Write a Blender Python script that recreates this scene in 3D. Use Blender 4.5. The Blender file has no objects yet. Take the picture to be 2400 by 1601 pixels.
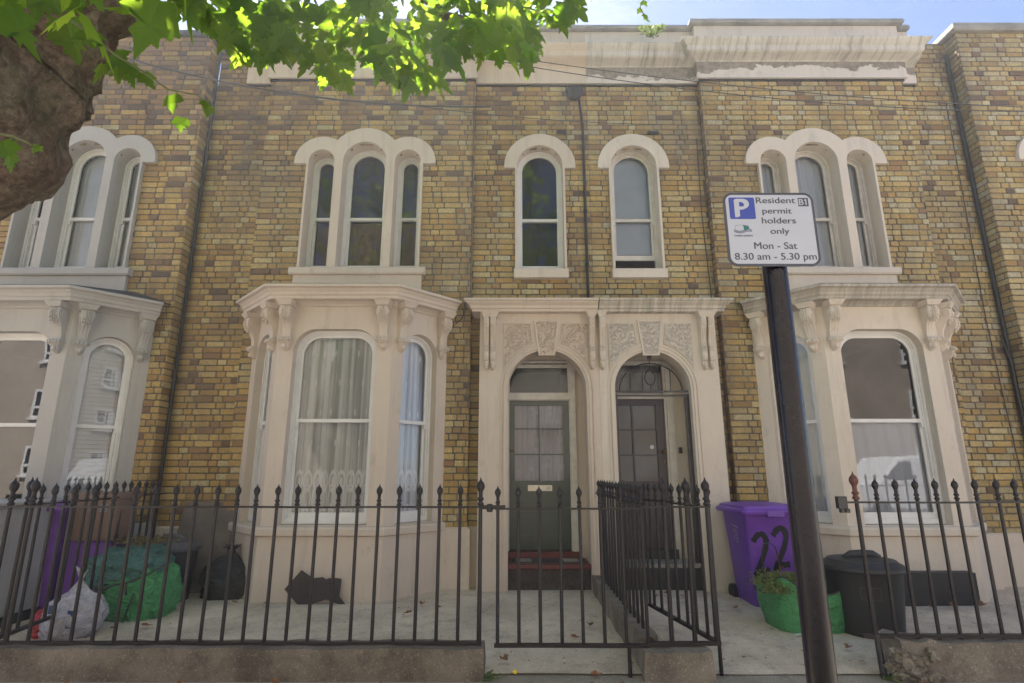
import bpy, bmesh, math, random
from mathutils import Vector, Matrix, noise
from mathutils.geometry import tessellate_polygon
R = math.radians
random.seed(7)
scn = bpy.context.scene
COL = scn.collection

# ------------------------------------------------------------------ camera
PITCH = R(13.15); FPX = 1285.0; GLARE_HAZE = .0032; EYE = 1.45
cam = bpy.data.cameras.new('camera'); cam.sensor_width = 36; cam.lens = 36 * FPX / 2400
cam.clip_start = .05; cam.clip_end = 3000
co = bpy.data.objects.new('camera', cam); COL.objects.link(co)
co.location = (0, 0, EYE); co.rotation_euler = (R(90) + PITCH, 0, 0)
scn.camera = co

# ------------------------------------------------------------------ world, sun, exposure
SUN_EL, SUN_AZ = R(60), R(-22)          # azimuth measured from +Y towards +X
w = bpy.data.worlds.new('World'); scn.world = w; w.use_nodes = True
nt = w.node_tree; nt.nodes.clear()
out = nt.nodes.new('ShaderNodeOutputWorld'); bg = nt.nodes.new('ShaderNodeBackground')
sky = nt.nodes.new('ShaderNodeTexSky'); sky.sky_type = 'NISHITA'; sky.sun_disc = False
sky.sun_elevation = SUN_EL; sky.sun_rotation = SUN_AZ
sky.air_density = .40; sky.dust_density = .3; sky.ozone_density = 1.6
tc = nt.nodes.new('ShaderNodeTexCoord'); mp = nt.nodes.new('ShaderNodeMapping')
mp.inputs['Scale'].default_value = (1.5, 1.5, 4.0); mp.inputs['Location'].default_value = (.4, .2, .35)
nz = nt.nodes.new('ShaderNodeTexNoise'); nz.inputs['Scale'].default_value = 1.6; nz.inputs['Detail'].default_value = 9
nz.inputs['Roughness'].default_value = .6; nz.inputs['Distortion'].default_value = .4
cr = nt.nodes.new('ShaderNodeValToRGB'); cr.color_ramp.elements[0].position = .50; cr.color_ramp.elements[1].position = .85
mx = nt.nodes.new('ShaderNodeMix'); mx.data_type = 'RGBA'; mx.inputs[7].default_value = (3.4, 3.55, 3.8, 1)
L = nt.links.new
L(tc.outputs['Generated'], mp.inputs[0]); L(mp.outputs[0], nz.inputs[0]); L(nz.outputs[0], cr.inputs[0])
L(cr.outputs[0], mx.inputs[0]); L(sky.outputs[0], mx.inputs[6]); L(mx.outputs[2], bg.inputs[0]); L(bg.outputs[0], out.inputs[0])
bg.inputs[1].default_value = .082
sl = bpy.data.lights.new('sun', 'SUN'); sl.energy = 5.0; sl.angle = R(.5); sl.color = (1, .95, .86)
so = bpy.data.objects.new('sun', sl); COL.objects.link(so)
sd = Vector((math.sin(SUN_AZ) * math.cos(SUN_EL), math.cos(SUN_AZ) * math.cos(SUN_EL), math.sin(SUN_EL)))
so.rotation_euler = sd.to_track_quat('Z', 'Y').to_euler(); so.location = (3, 20, 25)
scn.view_settings.view_transform = 'Standard'; scn.view_settings.look = 'None'
scn.view_settings.exposure = 2.34; scn.view_settings.gamma = 1

# ------------------------------------------------------------------ helpers
def U(px, py, Y):                      # photo pixel (2400 px wide) on the plane y = Y
    u = (px - 1200) / FPX; v = -(py - 800.5) / FPX
    y = math.cos(PITCH) - v * math.sin(PITCH); z = math.sin(PITCH) + v * math.cos(PITCH)
    return (u / y * Y, EYE + z / y * Y)

class Xf:                              # mirror / shift used for the sister houses
    sx = 1; ax = 0; ay = 0; az = 0
XF = Xf()
def setx(sx=1, ax=0, ay=0, az=0): XF.sx, XF.ax, XF.ay, XF.az = sx, ax, ay, az

class MB:
    def __init__(s): s.v = []; s.f = []; s.m = []; s.r = []; s.usernd = False; s.smooth = False
    def add(s, vs, fs, m=0, rnd=(0, 0, 0)):
        o = len(s.v); s.v += [tuple(p) for p in vs]
        for f in fs: s.f.append([i + o for i in f]); s.m.append(m); s.r.append(rnd)
    def box(s, x0, x1, y0, y1, z0, z1, m=0, rot=0, c=None, rnd=(0, 0, 0)):
        vs = [(x, y, z) for x in (x0, x1) for y in (y0, y1) for z in (z0, z1)]
        if rot:
            cx, cy = c or ((x0 + x1) / 2, (y0 + y1) / 2)
            cc, ss = math.cos(rot), math.sin(rot)
            vs = [(cx + (x - cx) * cc - (y - cy) * ss, cy + (x - cx) * ss + (y - cy) * cc, z) for x, y, z in vs]
        s.add(vs, [(0, 1, 3, 2), (4, 6, 7, 5), (0, 4, 5, 1), (2, 3, 7, 6), (0, 2, 6, 4), (1, 5, 7, 3)], m, rnd)
    def tube(s, pts, rad, n=8, m=0, caps=True, flat=None):
        pts = [Vector(p) for p in pts]
        if not hasattr(rad, '__len__'): rad = [rad] * len(pts)
        rings = []; up = None
        for i, p in enumerate(pts):
            d = (pts[min(i + 1, len(pts) - 1)] - pts[max(i - 1, 0)]).normalized()
            if up is None: up = Vector((0, 0, 1)) if abs(d.z) < .9 else Vector((1, 0, 0))
            a = d.cross(up).normalized(); b = a.cross(d).normalized(); up = b
            fl = flat or 1
            rings.append([p + a * rad[i] * math.cos(t) + b * rad[i] * fl * math.sin(t) for t in [2 * math.pi * k / n for k in range(n)]])
        vs = [q for r in rings for q in r]; fs = []
        for i in range(len(pts) - 1):
            for k in range(n):
                k2 = (k + 1) % n; fs.append((i * n + k, i * n + k2, (i + 1) * n + k2, (i + 1) * n + k))
        if caps: fs.append(tuple(range(n - 1, -1, -1))); fs.append(tuple((len(pts) - 1) * n + k for k in range(n)))
        s.add(vs, fs, m)
    def lathe(s, prof, cx=0, cy=0, cz=0, n=16, m=0, sx=1, sy=1, cap=True):
        vs = []; fs = []
        for r, z in prof:
            for k in range(n):
                t = 2 * math.pi * k / n; vs.append((cx + r * sx * math.cos(t), cy + r * sy * math.sin(t), cz + z))
        for i in range(len(prof) - 1):
            for k in range(n):
                k2 = (k + 1) % n; fs.append((i * n + k, i * n + k2, (i + 1) * n + k2, (i + 1) * n + k))
        if cap: fs.append(tuple(range(n - 1, -1, -1))); fs.append(tuple((len(prof) - 1) * n + k for k in range(n)))
        s.add(vs, fs, m)
    def blob(s, c, r, n=8, m=0, jit=0):
        c = Vector(c); vs = []; fs = []
        for i in range(n + 1):
            ph = math.pi * i / n
            for k in range(n * 2):
                t = math.pi * k / n
                d = Vector((math.sin(ph) * math.cos(t), math.sin(ph) * math.sin(t), math.cos(ph)))
                q = 1 + (jit * noise.noise(d * 2.3 + c * 9) if jit else 0)
                vs.append((c.x + d.x * r[0] * q, c.y + d.y * r[1] * q, c.z + d.z * r[2] * q))
        nn = n * 2
        for i in range(n):
            for k in range(nn): fs.append((i * nn + k, i * nn + (k + 1) % nn, (i + 1) * nn + (k + 1) % nn, (i + 1) * nn + k))
        s.add(vs, fs, m)
    def build(s, name, mats, parent=None, smooth=False, loc=None, xf=True, auto=None, recalc=True, bevel=0):
        if not isinstance(mats, (list, tuple)): mats = [mats]
        base = Vector(parent_loc(parent)) if parent else Vector((0, 0, 0))
        if loc is not None: org = Vector(loc)
        else: org = base
        vs = s.v
        fl = False
        if xf:
            vs = [(XF.sx * x + XF.ax, y + XF.ay, z + XF.az) for x, y, z in vs]; fl = XF.sx < 0
        vs = [(x - org.x, y - org.y, z - org.z) for x, y, z in vs]
        me = bpy.data.meshes.new(name)
        fs = [f[::-1] for f in s.f] if fl else s.f
        me.from_pydata(vs, [], fs)
        for mt in mats: me.materials.append(mt)
        me.polygons.foreach_set('material_index', s.m)
        if s.usernd:
            at = me.color_attributes.new('rnd', 'FLOAT_COLOR', 'CORNER')
            arr = []
            for p, r in zip(me.polygons, s.r):
                if isinstance(r, list):
                    for q in r: arr += [q[0], q[1], q[2], 1]
                else: arr += [r[0], r[1], r[2], 1] * p.loop_total
            at.data.foreach_set('color', arr)
        if recalc:
            bm = bmesh.new(); bm.from_mesh(me); bmesh.ops.recalc_face_normals(bm, faces=bm.faces); bm.to_mesh(me); bm.free()
        me.update()
        if smooth:
            me.shade_smooth()
            if auto is not None: me.set_sharp_from_angle(angle=R(auto))
        ob = bpy.data.objects.new(name, me); COL.objects.link(ob)
        if bevel:
            b = ob.modifiers.new('bevel', 'BEVEL'); b.width = bevel; b.segments = 2; b.limit_method = 'ANGLE'; b.angle_limit = R(40)
        if parent: ob.parent = parent; ob.location = org - base
        else: ob.location = org
        return ob

LOCS = {}
def parent_loc(o):
    p = Vector((0, 0, 0))
    while o is not None: p = p + Vector(o.location); o = o.parent
    return p
def tag(o, label=None, cat=None, group=None, kind=None):
    if label: o['label'] = label
    if cat: o['category'] = cat
    if group: o['group'] = group
    if kind: o['kind'] = kind
    return o
def empty(name, loc, label, cat, group=None):
    o = bpy.data.objects.new(name, None); COL.objects.link(o); o.location = loc; o.empty_display_size = .1
    return tag(o, label, cat, group)
def copy_tree(o, parent=None):
    c = o.copy(); COL.objects.link(c)
    if parent: c.parent = parent
    for ch in list(o.children): copy_tree(ch, c)
    return c

class Fr:                              # wall frame: u along the wall, o outwards, z up
    def __init__(s, ox, oy, dx=1, dy=0):
        l = math.hypot(dx, dy); s.o = (ox, oy); s.d = (dx / l, dy / l); s.n = (dy / l, -dx / l)
    def __call__(s, u, o, z): return (s.o[0] + u * s.d[0] + o * s.n[0], s.o[1] + u * s.d[1] + o * s.n[1], z)

def arch(c, hw, z0, zs, n=18):
    return [(c - hw, z0), (c + hw, z0)] + [(c + hw * math.cos(math.pi * k / n), zs + hw * math.sin(math.pi * k / n)) for k in range(n + 1)]
def shoulder(c, hw, z0, zt, r, n=8):
    p = [(c - hw, z0), (c + hw, z0)]
    p += [(c + hw - r + r * math.cos(R(90) * k / n), zt - r + r * math.sin(R(90) * k / n)) for k in range(n + 1)]
    p += [(c - hw + r - r * math.sin(R(90) * k / n), zt - r + r * math.cos(R(90) * k / n)) for k in range(n + 1)]
    return p
def rect(u0, u1, z0, z1): return [(u0, z0), (u1, z0), (u1, z1), (u0, z1)]

def plate(mb, fr, outer, holes, o1, o0, reveal=None, m=0, back=True, side=True):
    """solid plate from o0 (back) to o1 (front) with holes; the holes' walls may run deeper to 'reveal'"""
    loops = [outer] + list(holes)
    flat = [p for l in loops for p in l]
    tr = tessellate_polygon([[Vector((a, b, 0)) for a, b in l] for l in loops])
    mb.add([fr(a, o1, b) for a, b in flat], tr, m)
    if back: mb.add([fr(a, o0, b) for a, b in flat], tr, m)
    for i, l in enumerate(loops):
        ob = o0 if i == 0 else (reveal if reveal is not None else o0)
        if i == 0 and not side: continue
        n = len(l); vs = [fr(a, o1, b) for a, b in l] + [fr(a, ob, b) for a, b in l]
        mb.add(vs, [(k, (k + 1) % n, n + (k + 1) % n, n + k) for k in range(n)], m)

def sweep(mb, path, prof, m=0, caps=True, closed_prof=False):
    """sweep an (outward, z) profile along an open plan path with mitred corners; outward is to the right of travel reversed (towards -n)"""
    P = [Vector(p) for p in path]; n = len(P)
    offs = []
    for i in range(n):
        ds = []
        if i > 0: ds.append((P[i] - P[i - 1]).normalized())
        if i < n - 1: ds.append((P[i + 1] - P[i]).normalized())
        ns = [Vector((d.y, -d.x)) for d in ds]
        if len(ns) == 1: offs.append(ns[0])
        else:
            b = (ns[0] + ns[1]).normalized(); offs.append(b / b.dot(ns[0]))
    k = len(prof); vs = []
    for i in range(n):
        for o, z in prof: q = P[i] + offs[i] * o; vs.append((q.x, q.y, z))
    fs = []
    for i in range(n - 1):
        for j in range(k - 1 + (1 if closed_prof else 0)):
            j2 = (j + 1) % k; fs.append((i * k + j, i * k + j2, (i + 1) * k + j2, (i + 1) * k + j))
    if caps: fs.append(tuple(range(k))); fs.append(tuple((n - 1) * k + j for j in range(k - 1, -1, -1)))
    mb.add(vs, fs, m)

# ------------------------------------------------------------------ materials
def mat(name): 
    m = bpy.data.materials.new(name); m.use_nodes = True
    return m, m.node_tree, m.node_tree.nodes['Principled BSDF']
def nn(t, ty, **kw):
    n = t.nodes.new(ty)
    for k, v in kw.items():
        if k in n.inputs: n.inputs[k].default_value = v
        else: setattr(n, k, v)
    return n
def ramp(t, src, stops):
    r = t.nodes.new('ShaderNodeValToRGB'); e = r.color_ramp.elements
    while len(e) < len(stops): e.new(.5)
    for x, (p, c) in zip(e, stops): x.position = p; x.color = (*c, 1) if len(c) == 3 else c
    t.links.new(src, r.inputs[0]); return r.outputs[0]
def mixc(t, fac, a, b, blend='MIX'):
    m = t.nodes.new('ShaderNodeMix'); m.data_type = 'RGBA'; m.blend_type = blend
    for i, s in ((0, fac), (6, a), (7, b)):
        if hasattr(s, 'links') or hasattr(s, 'is_output'): t.links.new(s, m.inputs[i])
        else: m.inputs[i].default_value = s if i == 0 else (*s, 1)
    return m.outputs[2]
def pos(t, sc=(1, 1, 1)):
    g = t.nodes.new('ShaderNodeNewGeometry'); mp = t.nodes.new('ShaderNodeMapping'); mp.inputs['Scale'].default_value = sc
    t.links.new(g.outputs['Position'], mp.inputs[0]); return mp.outputs[0]
def ntex(t, scale, detail=5, sc=(1, 1, 1), rough=.6, dist=0):
    n = nn(t, 'ShaderNodeTexNoise', Scale=scale, Detail=detail, Roughness=rough, Distortion=dist)
    t.links.new(pos(t, sc), n.inputs[0]); return n.outputs[0]
def bump(t, b, h, s=.3, d=.01, nrm=None):
    n = nn(t, 'ShaderNodeBump', Strength=s, Distance=d); t.links.new(h, n.inputs['Height'])
    if nrm: t.links.new(nrm, n.inputs['Normal'])
    t.links.new(n.outputs[0], b.inputs['Normal']); return n.outputs[0]
def simple(name, c, rough=.6, var=.25, sc=8, bs=.15, bd=.004, metal=0, bsc=60, dark=None, spec=.5, coat=0):
    m, t, b = mat(name)
    d = dark or tuple(x * (1 - var) for x in c)
    n = ntex(t, sc, 6)
    t.links.new(mixc(t, ramp(t, n, [(.35, (0, 0, 0)), (.65, (1, 1, 1))]), d, c), b.inputs['Base Color'])
    b.inputs['Roughness'].default_value = rough; b.inputs['Metallic'].default_value = metal
    b.inputs['Specular IOR Level'].default_value = spec
    if coat: b.inputs['Coat Weight'].default_value = coat; b.inputs['Coat Roughness'].default_value = .15
    if bs: bump(t, b, ntex(t, bsc, 4), bs, bd)
    return m
def stucco(name, c, stain=(.12, .11, .09), amt=.42, streak=0, peel=None):
    m, t, b = mat(name)
    col = mixc(t, ramp(t, ntex(t, 1.3, 6), [(.3, (0, 0, 0)), (.7, (1, 1, 1))]), tuple(x * .9 for x in c), c)
    dirt = ramp(t, ntex(t, 5, 9, (1, 1, .6), .75), [(.56, (0, 0, 0)), (.8, (amt,) * 3)])
    col = mixc(t, dirt, col, stain)
    fine = ramp(t, ntex(t, 34, 6, rough=.8), [(.66, (0, 0, 0)), (.74, (.35,) * 3)])
    col = mixc(t, fine, col, tuple(x * .62 for x in c))
    vr = nn(t, 'ShaderNodeTexVoronoi', feature='DISTANCE_TO_EDGE', Scale=1.1)
    wv = nn(t, 'ShaderNodeTexNoise', Scale=3.0, Detail=6); t.links.new(pos(t), wv.inputs[0])
    wm = mixc(t, .16, (0, 0, 0), (1, 1, 1)); 
    vm = t.nodes.new('ShaderNodeVectorMath'); vm.operation = 'MULTIPLY_ADD'; t.links.new(wv.outputs['Color'], vm.inputs[0]); vm.inputs[1].default_value = (.5, .5, .5)
    t.links.new(pos(t), vm.inputs[2]); t.links.new(vm.outputs[0], vr.inputs['Vector'])
    crk = ramp(t, vr.outputs['Distance'], [(0, (.32,) * 3), (.004, (0, 0, 0))])
    gate = ramp(t, ntex(t, .9, 3), [(.56, (0, 0, 0)), (.62, (1, 1, 1))])
    ck = t.nodes.new('ShaderNodeMath'); ck.operation = 'MULTIPLY'; t.links.new(crk, ck.inputs[0]); t.links.new(gate, ck.inputs[1])
    col = mixc(t, ck.outputs[0], col, (.12, .1, .08))
    dr = ramp(t, ntex(t, 1, 7, (9, 9, .9), .7), [(.53, (0, 0, 0)), (.76, (.40,) * 3)])
    col = mixc(t, dr, col, tuple(x * .45 for x in c))
    if streak:
        s = ramp(t, ntex(t, 1, 8, (15, 1.2, 1.3), .75), [(.5 - streak * .12, (0, 0, 0)), (.70, (.7,) * 3)])
        col = mixc(t, s, col, (.10, .09, .075))
    if peel:
        s = ramp(t, ntex(t, 1.7, 9, (1, 1, 2.4), .65, .3), [(.5, (0, 0, 0)), (.515, (1, 1, 1))])
        pc = mixc(t, ramp(t, ntex(t, 14, 5), [(.3, (0, 0, 0)), (.7, (1, 1, 1))]), (.16, .145, .125), (.33, .28, .23))
        g = t.nodes.new('ShaderNodeNewGeometry'); sx = t.nodes.new('ShaderNodeSeparateXYZ'); t.links.new(g.outputs['Position'], sx.inputs[0])
        rg = nn(t, 'ShaderNodeMapRange'); rg.inputs['From Min'].default_value = peel[0]; rg.inputs['From Max'].default_value = peel[1]
        t.links.new(sx.outputs[2], rg.inputs[0])
        ad = t.nodes.new('ShaderNodeMath'); ad.operation = 'ADD'; t.links.new(rg.outputs[0], ad.inputs[0]); t.links.new(ntex(t, 1.7, 9, (1, 1, 1.5), .65, .3), ad.inputs[1])
        s = ramp(t, ad.outputs[0], [(.78, (0, 0, 0)), (.8, (1, 1, 1))])
        col = mixc(t, s, col, pc)
    t.links.new(col, b.inputs['Base Color']); b.inputs['Roughness'].default_value = .8
    bump(t, b, ntex(t, 45, 6, rough=.7), .25, .006)
    return m
M = {}
def brickmat():
    m, t, b = mat('stock_brick')
    a = nn(t, 'ShaderNodeAttribute', attribute_name='rnd'); sp = t.nodes.new('ShaderNodeSeparateColor'); t.links.new(a.outputs['Color'], sp.inputs[0])
    c = ramp(t, sp.outputs[0], [(0, (.11, .070, .050)), (.07, (.20, .115, .062)), (.18, (.33, .19, .068)), (.34, (.45, .285, .085)), (.52, (.48, .33, .11)), (.70, (.49, .37, .15)), (.85, (.50, .42, .22)), (1, (.49, .44, .29))])
    n = ramp(t, ntex(t, 30, 6, rough=.75), [(.3, (0, 0, 0)), (.7, (1, 1, 1))])
    c = mixc(t, n, c, (.30, .25, .17), 'MULTIPLY') if False else mixc(t, ramp(t, ntex(t, 26, 7, rough=.8), [(.45, (0, 0, 0)), (.72, (.75,) * 3)]), c, (.15, .115, .075))
    soot = ramp(t, ntex(t, .75, 6, rough=.7), [(.45, (0, 0, 0)), (.70, (.6,) * 3)])
    c = mixc(t, soot, c, (.17, .14, .11))
    c = mixc(t, ramp(t, ntex(t, 1, 7, (2.2, 2.2, .35), .7), [(.5, (0, 0, 0)), (.72, (.55,) * 3)]), c, (.12, .10, .08))
    pale = ramp(t, ntex(t, 55, 3), [(.62, (0, 0, 0)), (.72, (.4,) * 3)])
    c = mixc(t, pale, c, (.5, .45, .36))
    hv = t.nodes.new('ShaderNodeHueSaturation'); mr = nn(t, 'ShaderNodeMapRange'); mr.inputs['To Min'].default_value = .78; mr.inputs['To Max'].default_value = 1.10; t.links.new(sp.outputs[1], mr.inputs[0]); t.links.new(mr.outputs[0], hv.inputs['Value'])
    t.links.new(c, hv.inputs['Color']); c = hv.outputs[0]
    t.links.new(c, b.inputs['Base Color']); b.inputs['Roughness'].default_value = .88
    bump(t, b, ntex(t, 90, 5, rough=.7), .6, .006)
    return m
M['brick'] = brickmat()
def mortarmat():
    m, t, b = mat('mortar')
    c = mixc(t, ramp(t, ntex(t, 2.2, 6), [(.35, (0, 0, 0)), (.65, (1, 1, 1))]), (.082, .070, .060), (.18, .155, .13))
    t.links.new(c, b.inputs['Base Color']); b.inputs['Roughness'].default_value = .95
    bump(t, b, ntex(t, 120, 3), .5, .005); return m
M['mortar'] = mortarmat()
M['cream'] = stucco('peach_stucco', (.62, .53, .445))
M['cream_streak'] = stucco('peach_stucco_streaked', (.62, .53, .45), amt=.35)
M['white22'] = stucco('offwhite_stucco', (.66, .585, .50), amt=.35)
M['white22s'] = stucco('offwhite_stucco_streaked', (.64, .58, .50), streak=1)
M['white22d'] = stucco('offwhite_stucco_blackened', (.55, .5, .43), streak=1.3, amt=.6)
M['grey26'] = stucco('grey_stucco', (.44, .42, .40), amt=.1)
M['par24'] = stucco('parapet_paint', (.62, .52, .42), amt=.4)
M['par22'] = stucco('parapet_render_peeling', (.66, .6, .54), amt=.5, peel=(7.05, 7.75))
M['cornice22'] = stucco('cornice_weathered', (.60, .56, .50), streak=.25, amt=.5)
M['coping'] = simple('coping_stone', (.34, .33, .30), .9, .4, 3, .5, .01)
M['wframe'] = simple('white_gloss_paint', (.74, .73, .72), .35, .08, 6, .05)
M['wframe_old'] = simple('aged_white_paint', (.66, .62, .57), .5, .18, 9, .1)
def ironmat():
    m, t, b = mat('black_iron_paint')
    c = mixc(t, ramp(t, ntex(t, 25, 6, rough=.7), [(.6, (0, 0, 0)), (.7, (1, 1, 1))]), (.010, .007, .009), (.040, .022, .018))
    t.links.new(c, b.inputs['Base Color']); b.inputs['Roughness'].default_value = .42
    b.inputs['Specular IOR Level'].default_value = .4
    bump(t, b, ntex(t, 40, 5), .35, .004); return m
M['iron'] = ironmat()
M['iron2'] = simple('black_iron_worn', (.026, .024, .028), .38, .4, 30, .4, .004)
M['rust'] = simple('red_oxide_paint', (.15, .045, .032), .5, .6, 40, .3)
M['pipe'] = simple('black_pipe', (.014, .012, .012), .5, .4, 12)
M['slate'] = simple('slate_grey_lead', (.05, .052, .058), .6, .4, 5)
M['green_door'] = simple('dark_green_gloss', (.016, .038, .020), .3, .25, 7, .08, coat=.3)
M['black_door'] = simple('dark_maroon_door', (.028, .014, .022), .35, .3, 7, .08)
M['brass'] = simple('brass', (.55, .35, .1), .3, .2, 20, 0, metal=1)
M['steel'] = simple('pale_metal_plate', (.62, .58, .48), .35, .15, 30, .05, metal=.4)
M['red_tile'] = simple('red_step', (.16, .032, .03), .5, .4, 12, .2)
M['dark_step'] = simple('dark_crumbling_step', (.09, .07, .06), .9, .6, 22, .8, .015)
M['black_paint'] = simple('black_masonry_paint', (.018, .018, .021), .5, .3, 14, .3)
M['purple'] = simple('purple_plastic', (.17, .055, .42), .42, .22, 5, .12, .003)
M['dkpurple'] = simple('shaded_purple_plastic', (.18, .05, .38), .5, .3, 5, .12, .003)
M['brown'] = simple('brown_plastic', (.20, .125, .095), .55, .25, 6, .12, .003)
M['dustbin'] = simple('black_ribbed_plastic', (.022, .022, .024), .5, .3, 7, .15, .003)
M['greylid'] = simple('grey_plastic_lid', (.10, .10, .115), .5, .3, 6, .15, .003)
def bagmat(name, c, rough=.4, bs=.9, trans=0, spec=.5):
    m, t, b = mat(name)
    wv = nn(t, 'ShaderNodeTexNoise', Scale=9, Detail=4, Distortion=2.2); t.links.new(pos(t, (1, 1, 1.8)), wv.inputs[0])
    t.links.new(mixc(t, ramp(t, wv.outputs[0], [(.35, (0, 0, 0)), (.65, (1, 1, 1))]), tuple(x * .72 for x in c), c), b.inputs['Base Color'])
    b.inputs['Roughness'].default_value = rough; b.inputs['Specular IOR Level'].default_value = spec
    bump(t, b, wv.outputs[0], bs, .06)
    return m
M['gbag'] = bagmat('green_woven_bag', (.085, .36, .135)); M['tbag'] = bagmat('teal_woven_bag', (.085, .21, .185))
M['bbag'] = bagmat('black_bin_liner', (.018, .018, .022), .22, .8, spec=.8); M['wbag'] = bagmat('clear_white_bag', (.55, .52, .58), .25, .7)
M['webbing'] = simple('dark_webbing', (.05, .045, .04), .8)
M['redbag'] = bagmat('red_plastic_bag', (.5, .03, .04), .35, .5)
M['rubber'] = simple('brown_black_mat', (.06, .048, .045), .85, .3, 10, .3)
M['slab'] = simple('stone_slab', (.20, .165, .145), .9, .3, 4, .6, .012)
def concmat(name, a, bb, speck=.5, sc=1.4):
    m, t, b = mat(name)
    c = mixc(t, ramp(t, ntex(t, sc, 8, rough=.65), [(.35, (0, 0, 0)), (.68, (1, 1, 1))]), a, bb)
    c = mixc(t, ramp(t, ntex(t, 75, 3), [(.58, (0, 0, 0)), (.66, (speck,) * 3)]), c, tuple(min(1, x * 1.9) for x in bb))
    c = mixc(t, ramp(t, ntex(t, 52, 3), [(.60, (0, 0, 0)), (.68, (speck,) * 3)]), c, tuple(x * .45 for x in a))
    c = mixc(t, ramp(t, ntex(t, 6, 9, rough=.75), [(.52, (0, 0, 0)), (.72, (.7,) * 3)]), c, tuple(x * .45 for x in a))
    t.links.new(c, b.inputs['Base Color']); b.inputs['Roughness'].default_value = .92
    bump(t, b, ntex(t, 130, 5, rough=.7), .5, .006); return m
M['yard'] = concmat('yard_concrete', (.44, .36, .28), (.70, .60, .475))
M['dwarf'] = concmat('old_wall_render', (.10, .08, .062), (.26, .22, .18), .35, 2.5)
M['dwarf2'] = concmat('old_wall_render_pale', (.13, .11, .09), (.30, .26, .215), .4, 2.5)
M['pave'] = concmat('pavement_concrete', (.22, .19, .15), (.36, .32, .27))
M['road'] = concmat('road_asphalt', (.10, .098, .095), (.14, .135, .13))
M['rubble'] = simple('crumbled_brick_core', (.36, .31, .245), .95, .7, 22, 1.0, .03)
def barkmat():
    m, t, b = mat('plane_bark')
    n1 = nn(t, 'ShaderNodeTexNoise', Scale=2.6, Detail=7, Roughness=.6, Distortion=.8); t.links.new(pos(t, (1, 1, .8)), n1.inputs[0])
    c = ramp(t, n1.outputs[0], [(.3, (.14, .085, .068)), (.42, (.27, .19, .145)), (.52, (.36, .29, .22)), (.6, (.30, .19, .155)), (.72, (.50, .44, .38))])
    c = mixc(t, ramp(t, ntex(t, 12, 10, rough=.8), [(.40, (0, 0, 0)), (.56, (.95,) * 3)]), c, (.045, .028, .022))
    c = mixc(t, ramp(t, ntex(t, 28, 8, rough=.8), [(.55, (0, 0, 0)), (.66, (.6,) * 3)]), c, (.42, .37, .30))
    c = mixc(t, ramp(t, ntex(t, 1.6, 5), [(.55, (0, 0, 0)), (.7, (.5,) * 3)]), c, (.10, .125, .07))
    dn = nn(t, 'ShaderNodeTexNoise', Scale=5, Detail=6); t.links.new(pos(t), dn.inputs[0])
    vm = t.nodes.new('ShaderNodeVectorMath'); vm.operation = 'MULTIPLY_ADD'; t.links.new(dn.outputs['Color'], vm.inputs[0]); vm.inputs[1].default_value = (.35,) * 3; t.links.new(pos(t, (1, 1, .7)), vm.inputs[2])
    pv = nn(t, 'ShaderNodeTexVoronoi', Scale=6.5, feature='F1'); t.links.new(vm.outputs[0], pv.inputs['Vector'])
    pe = nn(t, 'ShaderNodeTexVoronoi', Scale=6.5, feature='DISTANCE_TO_EDGE'); t.links.new(vm.outputs[0], pe.inputs['Vector'])
    sc_ = t.nodes.new('ShaderNodeSeparateColor'); t.links.new(pv.outputs['Color'], sc_.inputs[0])
    plates = ramp(t, sc_.outputs[0], [(0, (.10, .075, .055)), (.3, (.20, .15, .10)), (.55, (.16, .16, .10)), (.75, (.30, .25, .18)), (1, (.19, .11, .085))])
    c = mixc(t, .38, c, plates)
    c = mixc(t, ramp(t, pe.outputs['Distance'], [(0, (.35,) * 3), (.02, (0, 0, 0))]), c, (.05, .032, .025))
    t.links.new(c, b.inputs['Base Color']); b.inputs['Roughness'].default_value = .9
    v = nn(t, 'ShaderNodeTexVoronoi', Scale=22, feature='F1'); t.links.new(pos(t, (1, 1, .6)), v.inputs['Vector'])
    n = bump(t, b, v.outputs[0], .5, .02); n = bump(t, b, ntex(t, 9, 9, rough=.75), 1.0, .05, n); bump(t, b, pe.outputs['Distance'], .35, .03, n); return m
M['bark'] = barkmat()
M['twig'] = simple('green_twig', (.16, .17, .08), .7, .3, 20, 0)
def leafmat(name, c1, c2, tr1, tr2):
    m = bpy.data.materials.new(name); m.use_nodes = True; t = m.node_tree; t.nodes.clear()
    o = t.nodes.new('ShaderNodeOutputMaterial'); d = t.nodes.new('ShaderNodeBsdfPrincipled'); tr = t.nodes.new('ShaderNodeBsdfTranslucent')
    a = nn(t, 'ShaderNodeAttribute', attribute_name='rnd'); sp = t.nodes.new('ShaderNodeSeparateColor'); t.links.new(a.outputs['Color'], sp.inputs[0])
    vn = ramp(t, sp.outputs[2], [(0, (.75,) * 3), (.10, (0, 0, 0))])
    t.links.new(mixc(t, vn, mixc(t, sp.outputs[0], c1, c2), tuple(x * 1.6 + .03 for x in c2)), d.inputs['Base Color']); d.inputs['Roughness'].default_value = .6; d.inputs['Specular IOR Level'].default_value = .3
    t.links.new(mixc(t, vn, mixc(t, sp.outputs[1], tr1, tr2), tuple(x * .45 for x in tr1)), tr.inputs[0])
    mx = t.nodes.new('ShaderNodeMixShader'); mx.inputs[0].default_value = .55
    t.links.new(d.outputs[0], mx.inputs[1]); t.links.new(tr.outputs[0], mx.inputs[2]); t.links.new(mx.outputs[0], o.inputs[0])
    return m
M['leaf'] = leafmat('plane_leaf', (.035, .085, .018), (.085, .15, .03), (.20, .40, .02), (.42, .58, .04))
M['weed'] = leafmat('weed_leaf', (.06, .13, .03), (.12, .18, .05), (.2, .35, .05), (.3, .4, .08))
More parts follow.
